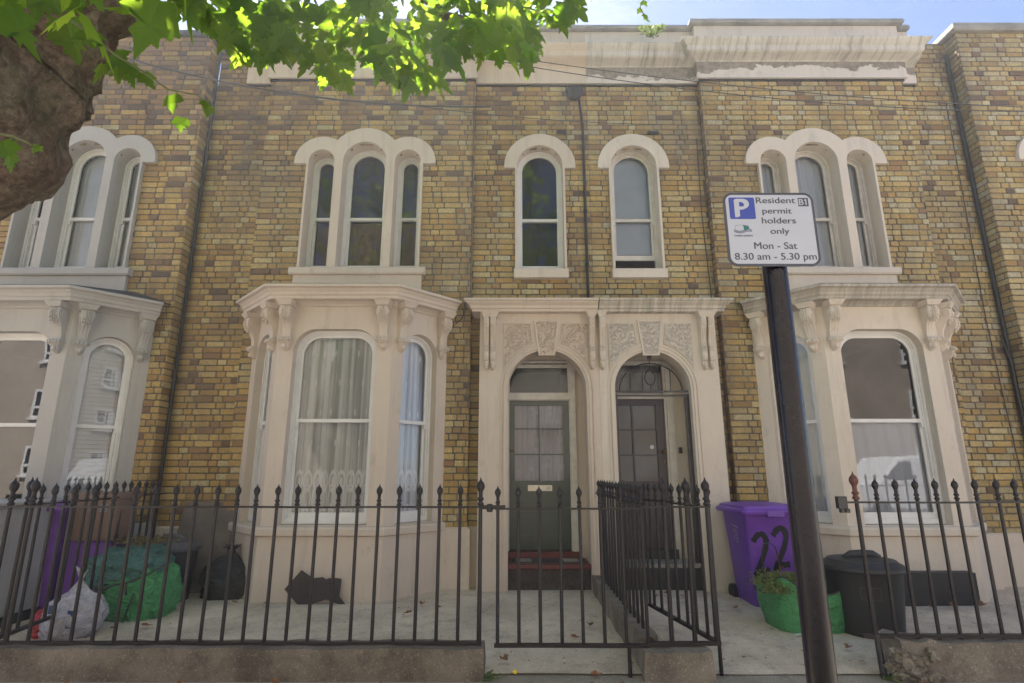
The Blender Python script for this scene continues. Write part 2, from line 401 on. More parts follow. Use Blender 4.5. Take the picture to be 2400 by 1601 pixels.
M['cutgrass'] = leafmat('cut_greenery', (.10, .16, .05), (.2, .24, .09), (.2, .3, .06), (.35, .4, .12))
M['dead'] = simple('dead_leaf', (.30, .13, .05), .8, .5, 20, .3)
M['dryleaf'] = leafmat('dry_clippings', (.16, .13, .05), (.26, .2, .09), (.2, .16, .05), (.3, .22, .08))
M['yellow'] = simple('yellow_petals', (.8, .6, .03), .6, .1)
def glassmat(name='window_glass', tint=(.93, .95, .95), boost=1.0, rough=0.0):
    m = bpy.data.materials.new(name); m.use_nodes = True; t = m.node_tree; t.nodes.clear()
    o = t.nodes.new('ShaderNodeOutputMaterial'); tr = nn(t, 'ShaderNodeBsdfTransparent', Color=(*tint, 1)); gl = nn(t, 'ShaderNodeBsdfGlossy', Roughness=rough)
    fr = nn(t, 'ShaderNodeFresnel', IOR=1.52); mu = t.nodes.new('ShaderNodeMath'); mu.operation = 'MULTIPLY_ADD'; mu.inputs[1].default_value = 1.15 * boost; mu.inputs[2].default_value = .015 * boost
    mu.use_clamp = True
    bp = nn(t, 'ShaderNodeBump', Strength=.03, Distance=.02); t.links.new(ntex(t, 2.5, 1), bp.inputs['Height'])
    t.links.new(bp.outputs[0], gl.inputs['Normal']); t.links.new(fr.outputs[0], mu.inputs[0])
    mx = t.nodes.new('ShaderNodeMixShader'); t.links.new(mu.outputs[0], mx.inputs[0]); t.links.new(tr.outputs[0], mx.inputs[1]); t.links.new(gl.outputs[0], mx.inputs[2])
    t.links.new(mx.outputs[0], o.inputs[0]); return m
M['glass'] = glassmat()
M['glass_dusty'] = glassmat('dusty_glass', (.8, .8, .82), 1.4, .02)
M['glass_b'] = glassmat('old_clear_glass', (.9, .92, .94), 2.0)
M['obscure'] = glassmat('ribbed_obscure_glass', (.55, .52, .55), 1.2, .18)
M['maroon'] = simple('maroon_drape', (.20, .075, .075), .9, .3, 3, 0)
M['glass_c'] = glassmat('old_clear_glass_dim', (.85, .88, .95), 1.25)
M['room'] = simple('dim_room_plaster', (.26, .17, .15), .9, .2, 2, 0)
def netmat(name, base=.42, motif=True, col=(.94, .96, 1.0)):
    m = bpy.data.materials.new(name); m.use_nodes = True; t = m.node_tree; t.nodes.clear()
    o = t.nodes.new('ShaderNodeOutputMaterial'); tr = t.nodes.new('ShaderNodeBsdfTransparent'); d = nn(t, 'ShaderNodeBsdfDiffuse', Color=(*col, 1))
    mx = t.nodes.new('ShaderNodeMixShader'); uv = t.nodes.new('ShaderNodeUVMap')
    f = base
    if not motif:
        pass
    if motif:
        sx = t.nodes.new('ShaderNodeSeparateXYZ'); t.links.new(uv.outputs[0], sx.inputs[0])
        def math_(op, a, b=None, c=None):
            n = t.nodes.new('ShaderNodeMath'); n.operation = op
            for i, s in enumerate((a, b, c)):
                if s is None: continue
                if hasattr(s, 'is_output'): t.links.new(s, n.inputs[i])
                else: n.inputs[i].default_value = s
            return n.outputs[0]
        # scattered sprigs: ellipse in a staggered grid
        gx = math_('FRACT', math_('ADD', math_('MULTIPLY', sx.outputs[0], 7.0), math_('MULTIPLY', math_('FLOOR', math_('MULTIPLY', sx.outputs[1], 6.0)), .5)))
        gy = math_('FRACT', math_('MULTIPLY', sx.outputs[1], 6.0))
        dx = math_('MULTIPLY', math_('ABSOLUTE', math_('SUBTRACT', gx, .5)), 13.0); dy = math_('MULTIPLY', math_('ABSOLUTE', math_('SUBTRACT', gy, .5)), 6.0)
        spr = math_('LESS_THAN', math_('ADD', math_('MULTIPLY', dx, dx), math_('MULTIPLY', dy, dy)), .55)
        # border scallops near the hem
        bx = math_('SUBTRACT', math_('FRACT', math_('MULTIPLY', sx.outputs[0], 10.0)), .5)
        def ring(cy, r0, r1, sq):
            by = math_('MULTIPLY', math_('SUBTRACT', sx.outputs[1], cy), sq)
            q = math_('SQRT', math_('ADD', math_('MULTIPLY', bx, bx), math_('MULTIPLY', by, by)))
            return math_('MULTIPLY', math_('LESS_THAN', q, r1), math_('GREATER_THAN', q, r0))
        rings = math_('MAXIMUM', math_('MAXIMUM', ring(.215, .3, .48, 8.0), ring(.215, 0, .16, 8.0)), math_('MAXIMUM', ring(.03, .25, .42, 7.0), ring(.12, .36, .46, 5.5)))
        tot = math_('MINIMUM', math_('ADD', spr, rings), 1.0)
        fold = nn(t, 'ShaderNodeTexNoise', Scale=1.0, Detail=3); mpf = t.nodes.new('ShaderNodeMapping'); mpf.inputs['Scale'].default_value = (17, .35, 1); t.links.new(uv.outputs[0], mpf.inputs[0]); t.links.new(mpf.outputs[0], fold.inputs[0])
        fb = ramp(t, fold.outputs[0], [(.40, (base - .12,) * 3), (.56, (base + .28,) * 3)])
        f = math_('MULTIPLY_ADD', tot, .42, fb)
        t.links.new(f, mx.inputs[0])
    else: mx.inputs[0].default_value = base
    t.links.new(tr.outputs[0], mx.inputs[1]); t.links.new(d.outputs[0], mx.inputs[2]); t.links.new(mx.outputs[0], o.inputs[0]); return m
M['lace'] = netmat('lace_net', .62); M['net'] = netmat('plain_net', .62, False); M['flower_net'] = netmat('flowered_net', .45)
M['blind'] = simple('white_blind', (.72, .73, .76), .6, .1, 5, 0); M['roller'] = simple('pale_roller_blind', (.60, .64, .70), .7, .1, 3, 0)
M['signwhite'] = simple('sign_white', (.52, .55, .66), .35, .05, 10, 0); M['signgrey'] = simple('sign_border_slate', (.07, .075, .105), .4, .1, 10, 0)
M['signblue'] = simple('sign_blue', (.045, .075, .42), .4, .05, 10, 0); M['signteal'] = simple('sign_teal', (.03, .18, .19), .4, .05, 10, 0); M['signnavy'] = simple('sign_navy', (.03, .06, .16), .4, .05, 10, 0)
M['pole'] = simple('glossy_black_pole', (.012, .009, .014), .25, .4, 14, .3, .002, spec=.35)
M['spray'] = simple('black_spray_paint', (.012, .01, .015), .8, .2, 30, 0)
M['print'] = simple('faded_white_print', (.42, .36, .52), .7, .5, 60, 0)
M['van'] = simple('white_van_paint', (.75, .76, .78), .25, .05, 4, 0); M['dark'] = simple('dark_glass_rubber', (.02, .02, .022), .3, .2, 5, 0)
M['flatbrick'] = simple('brown_flats_brick', (.40, .345, .29), .9, .25, 30, .2)
def flatsmat():
    m, t, b = mat('flats_brickwork'); br = nn(t, 'ShaderNodeTexBrick', Scale=1.0); br.inputs['Color1'].default_value = (.40, .33, .26, 1); br.inputs['Color2'].default_value = (.34, .27, .21, 1); br.inputs['Mortar'].default_value = (.5, .47, .43, 1)
    br.inputs['Brick Width'].default_value = .23; br.inputs['Row Height'].default_value = .075; br.inputs['Mortar Size'].default_value = .008
    mp_ = t.nodes.new('ShaderNodeMapping'); mp_.inputs['Rotation'].default_value = (R(90), 0, 0); g = t.nodes.new('ShaderNodeNewGeometry'); t.links.new(g.outputs['Position'], mp_.inputs[0]); t.links.new(mp_.outputs[0], br.inputs[0])
    t.links.new(mixc(t, ramp(t, ntex(t, .5, 5), [(.4, (0, 0, 0)), (.65, (.5,) * 3)]), br.outputs[0], (.22, .18, .15)), b.inputs['Base Color']); b.inputs['Roughness'].default_value = .9; return m
M['flatbrick'] = flatsmat()
M['wire'] = simple('grey_cable', (.06, .055, .055), .5, .2, 5, 0)
M['checker'] = None
def checkmat():
    m, t, b = mat('black_white_tiles'); c = nn(t, 'ShaderNodeTexChecker', Scale=22.0, Color1=(.6, .6, .58, 1), Color2=(.03, .03, .03, 1))
    t.links.new(pos(t), c.inputs[0]); t.links.new(c.outputs[0], b.inputs['Base Color']); b.inputs['Roughness'].default_value = .35; return m
M['checker'] = checkmat()
def vermmat(name, c):
    m, t, b = mat(name)
    v = nn(t, 'ShaderNodeTexVoronoi', feature='SMOOTH_F1', Scale=34.0); v.inputs['Smoothness'].default_value = .15
    n = nn(t, 'ShaderNodeTexNoise', Scale=20, Detail=2, Distortion=.8); t.links.new(pos(t), n.inputs[0])
    vm = t.nodes.new('ShaderNodeVectorMath'); vm.operation = 'MULTIPLY_ADD'; t.links.new(n.outputs['Color'], vm.inputs[0]); vm.inputs[1].default_value = (.07, .07, .07); t.links.new(pos(t), vm.inputs[2])
    t.links.new(vm.outputs[0], v.inputs['Vector'])
    h = ramp(t, v.outputs['Distance'], [(.28, (1, 1, 1)), (.52, (0, 0, 0))])
    t.links.new(mixc(t, ramp(t, ntex(t, 20, 5), [(.4, (0, 0, 0)), (.7, (1, 1, 1))]), tuple(x * .85 for x in c), c), b.inputs['Base Color']); b.inputs['Roughness'].default_value = .8
    bump(t, b, h, .9, .018); return m
M['verm24'] = vermmat('vermiculated_peach', (.60, .48, .385)); M['verm22'] = vermmat('vermiculated_offwhite', (.60, .54, .47))

# ------------------------------------------------------------------ bricks
CH = .0825
def bricks(mb, fr, u0, u1, z0, z1, openings=(), seed=0, red=None, phase=0.0):
    """Flemish-bond bricks with a recessed mortar sheet behind, leaving the openings free"""
    mb.usernd = True
    rg = random.Random(seed)
    row = 0; z = z0
    k0 = math.floor(z0 / CH); 
    k = k0
    while k * CH < z1 - .01:
        a = max(z0, k * CH); b = min(z1, (k + 1) * CH); zc = (a + b) / 2
        blk = []
        for op in openings:
            c, hw, oz0, ozs = op[:4]; rr = op[4] if len(op) > 4 else hw
            if zc < oz0 or zc > ozs + rr: continue
            h = hw
            if zc > ozs:
                if len(op) > 4: h = hw
                else: h = math.sqrt(max(0, hw * hw - (zc - ozs) ** 2))
            blk.append((c - h - .012, c + h + .012))
        blk.sort(); free = []; cur = u0
        for s, e in blk:
            if s > cur: free.append((cur, min(s, u1)))
            cur = max(cur, e)
        if cur < u1: free.append((cur, u1))
        for s, e in free:
            if e - s < .004: continue
            mb.add([fr(s, -.009, a), fr(e, -.009, a), fr(e, -.009, b), fr(s, -.009, b)], [(0, 1, 2, 3)], 1)
        # walk the bond
        u = u0 - .39 + (0 if k % 2 else .19) + phase + rg.uniform(-.015, .015); hd = k % 2 == 0; J = .0076
        za, zb = a + J + rg.uniform(-.001, .001), b - J + rg.uniform(-.001, .001)
        while u < u1:
            l = (.122 if hd else .250) + rg.uniform(-.007, .007)
            if rg.random() < .07: l *= rg.uniform(.8, 1.1)
            s, e = u + J, u + l - J; u += l; hd = not hd
            for fs, fe in free:
                p, q = max(s, fs + .002), min(e, fe - .002)
                if q - p < .02: continue
                o = rg.uniform(-.003, .003)
                r1 = rg.random()
                c = 1 if False else 0
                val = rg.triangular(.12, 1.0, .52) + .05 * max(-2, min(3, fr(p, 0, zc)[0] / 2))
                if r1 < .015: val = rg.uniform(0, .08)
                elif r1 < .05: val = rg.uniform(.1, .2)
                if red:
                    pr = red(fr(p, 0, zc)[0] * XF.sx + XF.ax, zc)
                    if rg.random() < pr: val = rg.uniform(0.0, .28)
                rv = (val, rg.random(), rg.random())
                ch = .007
                jj = lambda: rg.uniform(-.002, .002)
                out = [(p + ch, za + jj()), (q - ch, za + jj()), (q + jj(), za + ch), (q + jj(), zb - ch), (q - ch, zb + jj()), (p + ch, zb + jj()), (p + jj(), zb - ch), (p + jj(), za + ch)]
                mu, mz = (p + q) / 2, (za + zb) / 2
                inn = [(mu + (x - mu) * (1 - .007 / max(.01, (q - p) / 2)), mz + (y - mz) * .84) for x, y in out]
                t1, t2 = rg.uniform(-.0015, .0015), rg.uniform(-.0015, .0015)
                vs = [fr(x, -.009, y) for x, y in out] + [fr(x, o + .001 - .003, y) for x, y in out] + [fr(x, o + .002 + t1 * (x - mu) * 8 + t2, y) for x, y in inn]
                F = [(j, (j + 1) % 8, 8 + (j + 1) % 8, 8 + j) for j in range(8)] + [(8 + j, 8 + (j + 1) % 8, 16 + (j + 1) % 8, 16 + j) for j in range(8)] + [tuple(range(16, 24))]
                mb.add(vs, F, 0, rv)
        k += 1
BM = [M['brick'], M['mortar']]

# ------------------------------------------------------------------ windows
def window(house, fr, shape, hw, c, z0, zs, o, meet, glass=None, frame=None, r=.25, curtain=None, raised=0, horns=True, bead=.03):
    """sash window: outer frame (the window mesh), two sash frames, panes and what hangs behind"""
    frame = frame or M['wframe']; glass = glass or M['glass']
    def sh(inset, za=None, zb=None):
        h = hw - inset
        bot = z0 + inset if za is None else za
        if shape == 'arch': return arch(c, h, bot, zs, 20)
        return shoulder(c, h, bot, zs - inset, max(.03, r - inset * .6), 8)
    mb = MB()
    plate(mb, fr, sh(0), [sh(.042)], o, o - .09)
    plate(mb, fr, sh(.042), [sh(.058)], o - .018, o - .09)
    i = .058
    # upper sash (outer), cut at the meeting rail
    up = sh(i, za=meet - .02); uph = sh(i + .034, za=meet + .022)
    plate(mb, fr, up, [uph], o - .03, o - .055)
    lo0 = z0 + i - .01 + raised
    lo = rect(c - hw + i, c + hw - i, lo0, meet + .018 + raised * .2); loh = rect(c - hw + i + .034, c + hw - i - .034, lo0 + .075, meet - .02 + raised * .2)
    plate(mb, fr, lo, [loh], o - .058, o - .083)
    if horns:
        for s in (-1, 1):
            x = c + s * (hw - i - .014)
            plate(mb, fr, [(x - .014, meet - .075), (x + .014, meet - .075), (x + .016, meet - .02), (x - .016, meet - .02)], [], o - .031, o - .054)
    wob = mb.build('window', frame, house)
    g = MB(); plate(g, fr, uph, [], o - .045, o - .045, back=False, side=False); g.build('pane', glass, wob, recalc=False)
    g = MB(); plate(g, fr, loh, [], o - .072, o - .072, back=False, side=False); g.build('pane', glass, wob, recalc=False)
    top = (zs + hw) if shape == 'arch' else zs
    if curtain in ('lace', 'net', 'draped', 'half'):
        mb = MB(); nu = 90; H0 = z0 + .0; H1 = top + .05
        if curtain == 'half': H1 = meet + .02
        W0, W1 = c - hw - .12, c + hw + .12
        rg = random.Random(int(c * 100) + 5); ph = [rg.uniform(0, 6) for _ in range(4)]
        vs = []; uvs = []
        nz_ = 6
        for j in range(nz_ + 1):
            tz = j / nz_
            for k in range(nu + 1):
                tu = k / nu; u = W0 + (W1 - W0) * tu
                f = .022 * math.sin(tu * 38 + ph[0] + .5 * math.sin(tu * 9 + ph[1])) + .018 * math.sin(tu * 17 + ph[2]) + .008 * math.sin(tu * 90 + ph[3])
                vs.append(fr(u + .004 * math.sin(tz * 5 + tu * 20), o - .125 + f * .7 * (1.0 - .25 * tz), H0 + (H1 - H0) * tz))
        fs = [(j * (nu + 1) + k, j * (nu + 1) + k + 1, (j + 1) * (nu + 1) + k + 1, (j + 1) * (nu + 1) + k) for j in range(nz_) for k in range(nu)]
        mb.add(vs, fs)
        ob = mb.build('curtain', M['lace'] if curtain == 'lace' else M['net'], wob, smooth=True, recalc=False)
        uvl = ob.data.uv_layers.new(name='UVMap')
        W = (W1 - W0)
        for p in ob.data.polygons:
            for li, vi in zip(p.loop_indices, p.vertices):
                kk = vi % (nu + 1); jj = vi // (nu + 1)
                uvl.data[li].uv = (kk / nu * W, jj / nz_ * (H1 - H0) / 2.2)
    if curtain == 'slats':
        mb = MB(); z = z0 + .08
        while z < top - .02:
            h = hw - .05
            if shape == 'arch' and z > zs: h = math.sqrt(max(0.0004, (hw - .05) ** 2 - (z - zs) ** 2))
            vs = [fr(c - h, o - .13, z), fr(c + h, o - .13, z), fr(c + h, o - .118, z + .049), fr(c - h, o - .118, z + .049)]
            mb.add(vs, [(0, 1, 2, 3)]); z += .052
        for s in (-.6, .55): 
            a = fr(c + s * hw, o - .112, z0 + .06); b2 = fr(c + s * hw, o - .112, top - .1 - (.12 if shape == 'arch' else 0)); mb.tube([a, b2], .0025, 5)
        mb.build('blind', M['blind'], wob, recalc=False)
    if curtain == 'dark':
        mb = MB(); plate(mb, fr, rect(c - hw, c + hw, z0, meet - .01), [], o - .16, o - .165); mb.build('curtain', M['maroon'], wob)
    if curtain == 'roller':
        mb = MB(); plate(mb, fr, rect(c - hw, c + hw, z0 + .32, top), [], o - .13, o - .135); mb.build('blind', M['roller'], wob)
    return wob

def tri_window(house, wy, stucco_m, curtains, glass=None, frame=None):
    fr = Fr(-2.10, wy); zs, zb = 5.735, 4.125
    out_ = [(-.83, zb), (.83, zb), (.83, 5.70), (1.005, 5.70), (1.005, zs)]
    def arc(cx, r, a0, a1, n=14): return [(cx + r * math.cos(R(a0 + (a1 - a0) * k / n)), zs + r * math.sin(R(a0 + (a1 - a0) * k / n))) for k in range(n + 1)]
    nx, nz2 = .412, 6.068
    aS = math.degrees(math.atan2(nz2 - zs, nx - .615)); aC = math.degrees(math.atan2(nz2 - zs, nx))
    out_ += arc(.615, .39, 0, aS) + arc(0, .53, aC, 180 - aC)[1:] + arc(-.615, .39, 180 - aS, 180)[1:] + [(-1.005, 5.70), (-.83, 5.70)]
    holes = [arch(-.615, .185, zb + .001, zs), arch(0, .31, zb + .001, zs), arch(.615, .185, zb + .001, zs)]
    mb = MB(); plate(mb, fr, out_, holes, .055, -.01, reveal=-.30)
    # thin raised fillet near the hood's edge
    sur = mb.build('window_surround', stucco_m, house, bevel=.006)
    tag(sur, 'smooth triple arched surround with scalloped hood')
    mb = MB(); p = [fr(-.92, 0, 4.0), fr(.92, 0, 4.0)]
    sweep(mb, [(p[0][0], p[0][1]), (p[1][0], p[1][1])], [(-.02, 4.02), (.085, 4.02), (.10, 4.04), (.10, 4.10), (.08, 4.125), (-.2, 4.135)])
    mb.build('sill', stucco_m, sur)
    mb = MB(); plate(mb, fr, rect(-.87, .87, 3.60, 4.03), [], .05, -.01); mb.build('apron', stucco_m, sur)
    for cc, h, cu in zip((-.615, 0, .615), (.185, .31, .185), curtains):
        window(house, fr, 'arch', h + .012, cc, zb + .01, zs, -.17, 4.955, curtain=cu, glass=glass, frame=frame)

def single_window(house, cx, wy, stucco_m, curtain, raised=0, glass=None, frame=None):
    fr = Fr(cx, wy); zs, zb = 5.735, 4.145
    n = 22
    out_ = [(-.36, zb), (.36, zb), (.36, 5.70), (.515, 5.70)] + [(.515 * math.cos(math.pi * k / n), zs + .515 * math.sin(math.pi * k / n)) for k in range(n + 1)] + [(-.515, 5.70), (-.36, 5.70)]
    mb = MB(); plate(mb, fr, out_, [arch(0, .33, zb + .001, zs, 20)], .055, -.01, reveal=-.30)
    sur = mb.build('window_surround', stucco_m, house, bevel=.006)
    mb = MB(); a = fr(-.375, 0, 0); b = fr(.375, 0, 0)
    sweep(mb, [a[:2], b[:2]], [(-.02, 4.01), (.10, 4.01), (.10, 4.13), (.09, 4.145), (-.2, 4.155)]); mb.build('sill', stucco_m, sur)
    window(house, fr, 'arch', .345, 0, zb + .01, zs, -.12, 4.97, curtain=curtain, raised=raised, glass=glass, frame=frame)

# ------------------------------------------------------------------ corbels
def corbel(parent, fr, u, ztop, h, w, m, style='scroll', out=.24):
    """carved bracket: cap, scroll with acanthus, fluted stem, rolls, pendant"""
    mb = MB(); z = lambda t: ztop - t * h
    # profile (t, outward, halfwidth)
    if style == 'scroll':
        P = [(0.0, .9, .5), (.06, 1.0, .52), (.14, 1.04, .53), (.24, .96, .52), (.32, .72, .46), (.42, .50, .42), (.52, .38, .40), (.62, .34, .40), (.68, .36, .42), (.70, .52, .5), (.76, .60, .52), (.81, .48, .46), (.84, .36, .34), (.90, .40, .36), (.96, .26, .26), (1.0, .08, .10)]
    else:
        P = [(0.0, .95, .5), (.02, 1.0, .5), (.15, 1.0, .5), (.17, .88, .46), (.2, .98, .5), (.24, .86, .46), (.34, .66, .44), (.45, .48, .42), (.55, .44, .42), (.62, .56, .46), (.70, .66, .48), (.78, .6, .46), (.84, .4, .38), (.88, .5, .42), (.94, .42, .36), (1.0, .12, .14)]
    n = 11; rings = []
    for t, o, hw in P:
        row = []
        for k in range(n):
            s = -1 + 2 * k / (n - 1)
            flute = .0 if t < .3 or t > .66 else .12
            rr = 1 - flute * (.5 + .5 * math.cos(s * 3 * math.pi)) - .10 * s * s
            if style != 'scroll' and .17 < t < .6: rr = 1 - .12 * (.5 + .5 * math.cos(s * 3 * math.pi)) - .06 * s * s
            row.append(fr(u + s * hw * w, max(.0, o * rr * out), z(t)))
        rings.append([fr(u - hw * w, -.005, z(t))] + row + [fr(u + hw * w, -.005, z(t))])
    m_ = n + 2; vs = [q for r_ in rings for q in r_]
    fs = [(i * m_ + k, i * m_ + k + 1, (i + 1) * m_ + k + 1, (i + 1) * m_ + k) for i in range(len(P) - 1) for k in range(m_ - 1)]
    fs += [tuple(range(m_)), tuple((len(P) - 1) * m_ + k for k in range(m_))]
    mb.add(vs, fs)
    rg = random.Random(3)
    if style == 'scroll':
        # acanthus leaf lobes over the scroll
        for row, (t, o) in enumerate(((.05, 1.02), (.12, 1.08), (.19, 1.06), (.26, .96), (.32, .8))):
            for k in range(-2, 3):
                if row == 4 and abs(k) == 2: continue
                c = fr(u + k * w * .17, out * o * (1 - .03 * k * k), z(t + .012 * abs(k)))
                mb.blob(c, (w * .085, w * .085, h * .042), 4, jit=.4)
        for s in (-1, 1):   # volute eyes on the flanks
            for t, o, r_ in ((.13, .62, .2), (.755, .42, .13)):
                a = fr(u + s * w * .50, out * o, z(t)); b = fr(u + s * w * .60, out * o, z(t)); mb.tube([a, b], r_ * out * 1.25, 12)
                a = fr(u + s * w * .58, out * o, z(t)); b = fr(u + s * w * .66, out * o, z(t)); mb.tube([a, b], r_ * out * .6, 10)
        for k in (-1, 0, 1): mb.blob(fr(u + k * w * .3, out * .56, z(.755)), (w * .14, w * .14, h * .045), 5)
        mb.blob(fr(u, out * .38, z(.9)), (w * .22, w * .22, h * .065), 6, jit=.3)
    else:
        for row, t in enumerate((.56, .62, .68, .74, .80)):
            for k in (-1, 0, 1): mb.blob(fr(u + k * w * .25, out * (.6 - .02 * row), z(t)), (w * .15, w * .15, h * .035), 4, jit=.5)
        mb.blob(fr(u, out * .5, z(.93)), (w * .3, w * .3, h * .06), 5)
        for k in (-1, 1): plate(mb, fr, rect(u + k * w * .22 - w * .1, u + k * w * .22 + w * .1, z(.14), z(.02)), [], out * 1.06, out * .9)
    return mb.build('corbel', m, parent, smooth=True, auto=50)
def corbel_cap(parent, m, fr, u0, u1, ztop, h, out):
    a = .035; mb = MB()
    vs = [fr(u0, -.01, ztop - h), fr(u1, -.01, ztop - h), fr(u1, out, ztop - h), fr(u0, out, ztop - h), fr(u0 - a, -.01, ztop), fr(u1 + a, -.01, ztop), fr(u1 + a, out + a, ztop), fr(u0 - a, out + a, ztop)]
    mb.add(vs, [(0, 1, 2, 3), (4, 5, 6, 7), (0, 1, 5, 4), (1, 2, 6, 5), (2, 3, 7, 6), (3, 0, 4, 7)]); mb.build('corbel_cap', m, parent, bevel=.003)

# ------------------------------------------------------------------ bay
def bay(house, wy, fy, m, mcorn, mbase, curtains, glass=None, glass_side=None, roofm=None, axis=-2.14, rz=.10):
    cx = axis; A = (cx - 1.28, wy); B = (cx - .69, fy); C = (cx + .69, fy); D = (cx + 1.28, wy)
    path = [A, B, C, D]
    bl = empty_part('bay', house)
    shell = MB()
    frF = Fr((B[0] + C[0]) / 2, fy)
    plate(shell, frF, rect(-.69, .69, .83, 3.42), [shoulder(0, .50, .84, 3.118, .26)], 0, -.19)
    frs = []
    for P0, P1 in ((A, B), (C, D)):
        f = Fr((P0[0] + P1[0]) / 2, (P0[1] + P1[1]) / 2, P1[0] - P0[0], P1[1] - P0[1]); Ls = math.dist(P0, P1)
        plate(shell, f, rect(-Ls / 2, Ls / 2, .83, 3.42), [arch(0.0, .265, .84, 2.855, 20)], 0, -.17)
        frs.append((f, Ls))
    shell_o = shell.build('bay', m, house, bevel=.004)
    bpy.data.objects.remove(bl) if bl else None
    tag(shell_o, 'canted ground floor bay in painted stucco')
    # moulded lines beside the openings' corners
    mb = MB(); sweep(mb, path, [(-.1, 3.40), (.02, 3.40), (.035, 3.42), (.085, 3.445), (.17, 3.452), (.175, 3.485), (.195, 3.50), (.20, 3.53), (.235, 3.565), (.275, 3.575), (.28, 3.60), (.265, 3.612), (-.02, 3.66)])
    mb.build('cornice', mcorn, shell_o)
    mb = MB(); vs = [(p[0], p[1], 3.645) for p in path] + [(A[0] + .25, wy, 3.74), (D[0] - .25, wy, 3.74)]
    q = [(A[0] - .2, wy, 3.63), (B[0] - .09, fy - .24, 3.625), (C[0] + .09, fy - .24, 3.625), (D[0] + .2, wy, 3.63), (A[0] + .3, wy - .02, 3.66 + rz), (D[0] - .3, wy - .02, 3.66 + rz)]
    mb.add(q, [(0, 1, 4), (1, 2, 5, 4), (2, 3, 5), (0, 4, 5, 3)]); mb.build('bay_roof', roofm or mcorn, shell_o)
    mb = MB(); sweep(mb, path, [(-.2, .72), (.03, .72), (.065, .735), (.07, .80), (.055, .825), (-.2, .845)]); mb.build('sill', m, shell_o, bevel=.004)
    mb = MB(); sweep(mb, path, [(-.2, -.1), (.035, -.1), (.028, .35), (.022, .725), (-.2, .725)]); mb.build('plinth', mbase, shell_o)
    for f, us, ol in ((frF, (-.585, .585), .2), (frs[0][0], (-frs[0][1] / 2 + .11, frs[0][1] / 2 - .12), .2), (frs[1][0], (-frs[1][1] / 2 + .12, frs[1][1] / 2 - .11), .2)):
        for u in us:
            corbel(shell_o, f, u, 3.375, .53, .125, m, 'scroll', .17)
            corbel_cap(shell_o, m, f, u - .068, u + .068, 3.44, .062, .17)
    window(house, frF, 'sh', .512, 0, .845, 3.13, -.11, 2.02, r=.262, curtain=curtains[1], glass=glass)
    for (f, _), cu in zip(frs, (curtains[0], curtains[2])):
        window(house, f, 'arch', .277, 0, .845, 2.855, -.10, 2.02, curtain=cu, glass=glass_side or glass)
    return shell_o
def empty_part(*a): return None

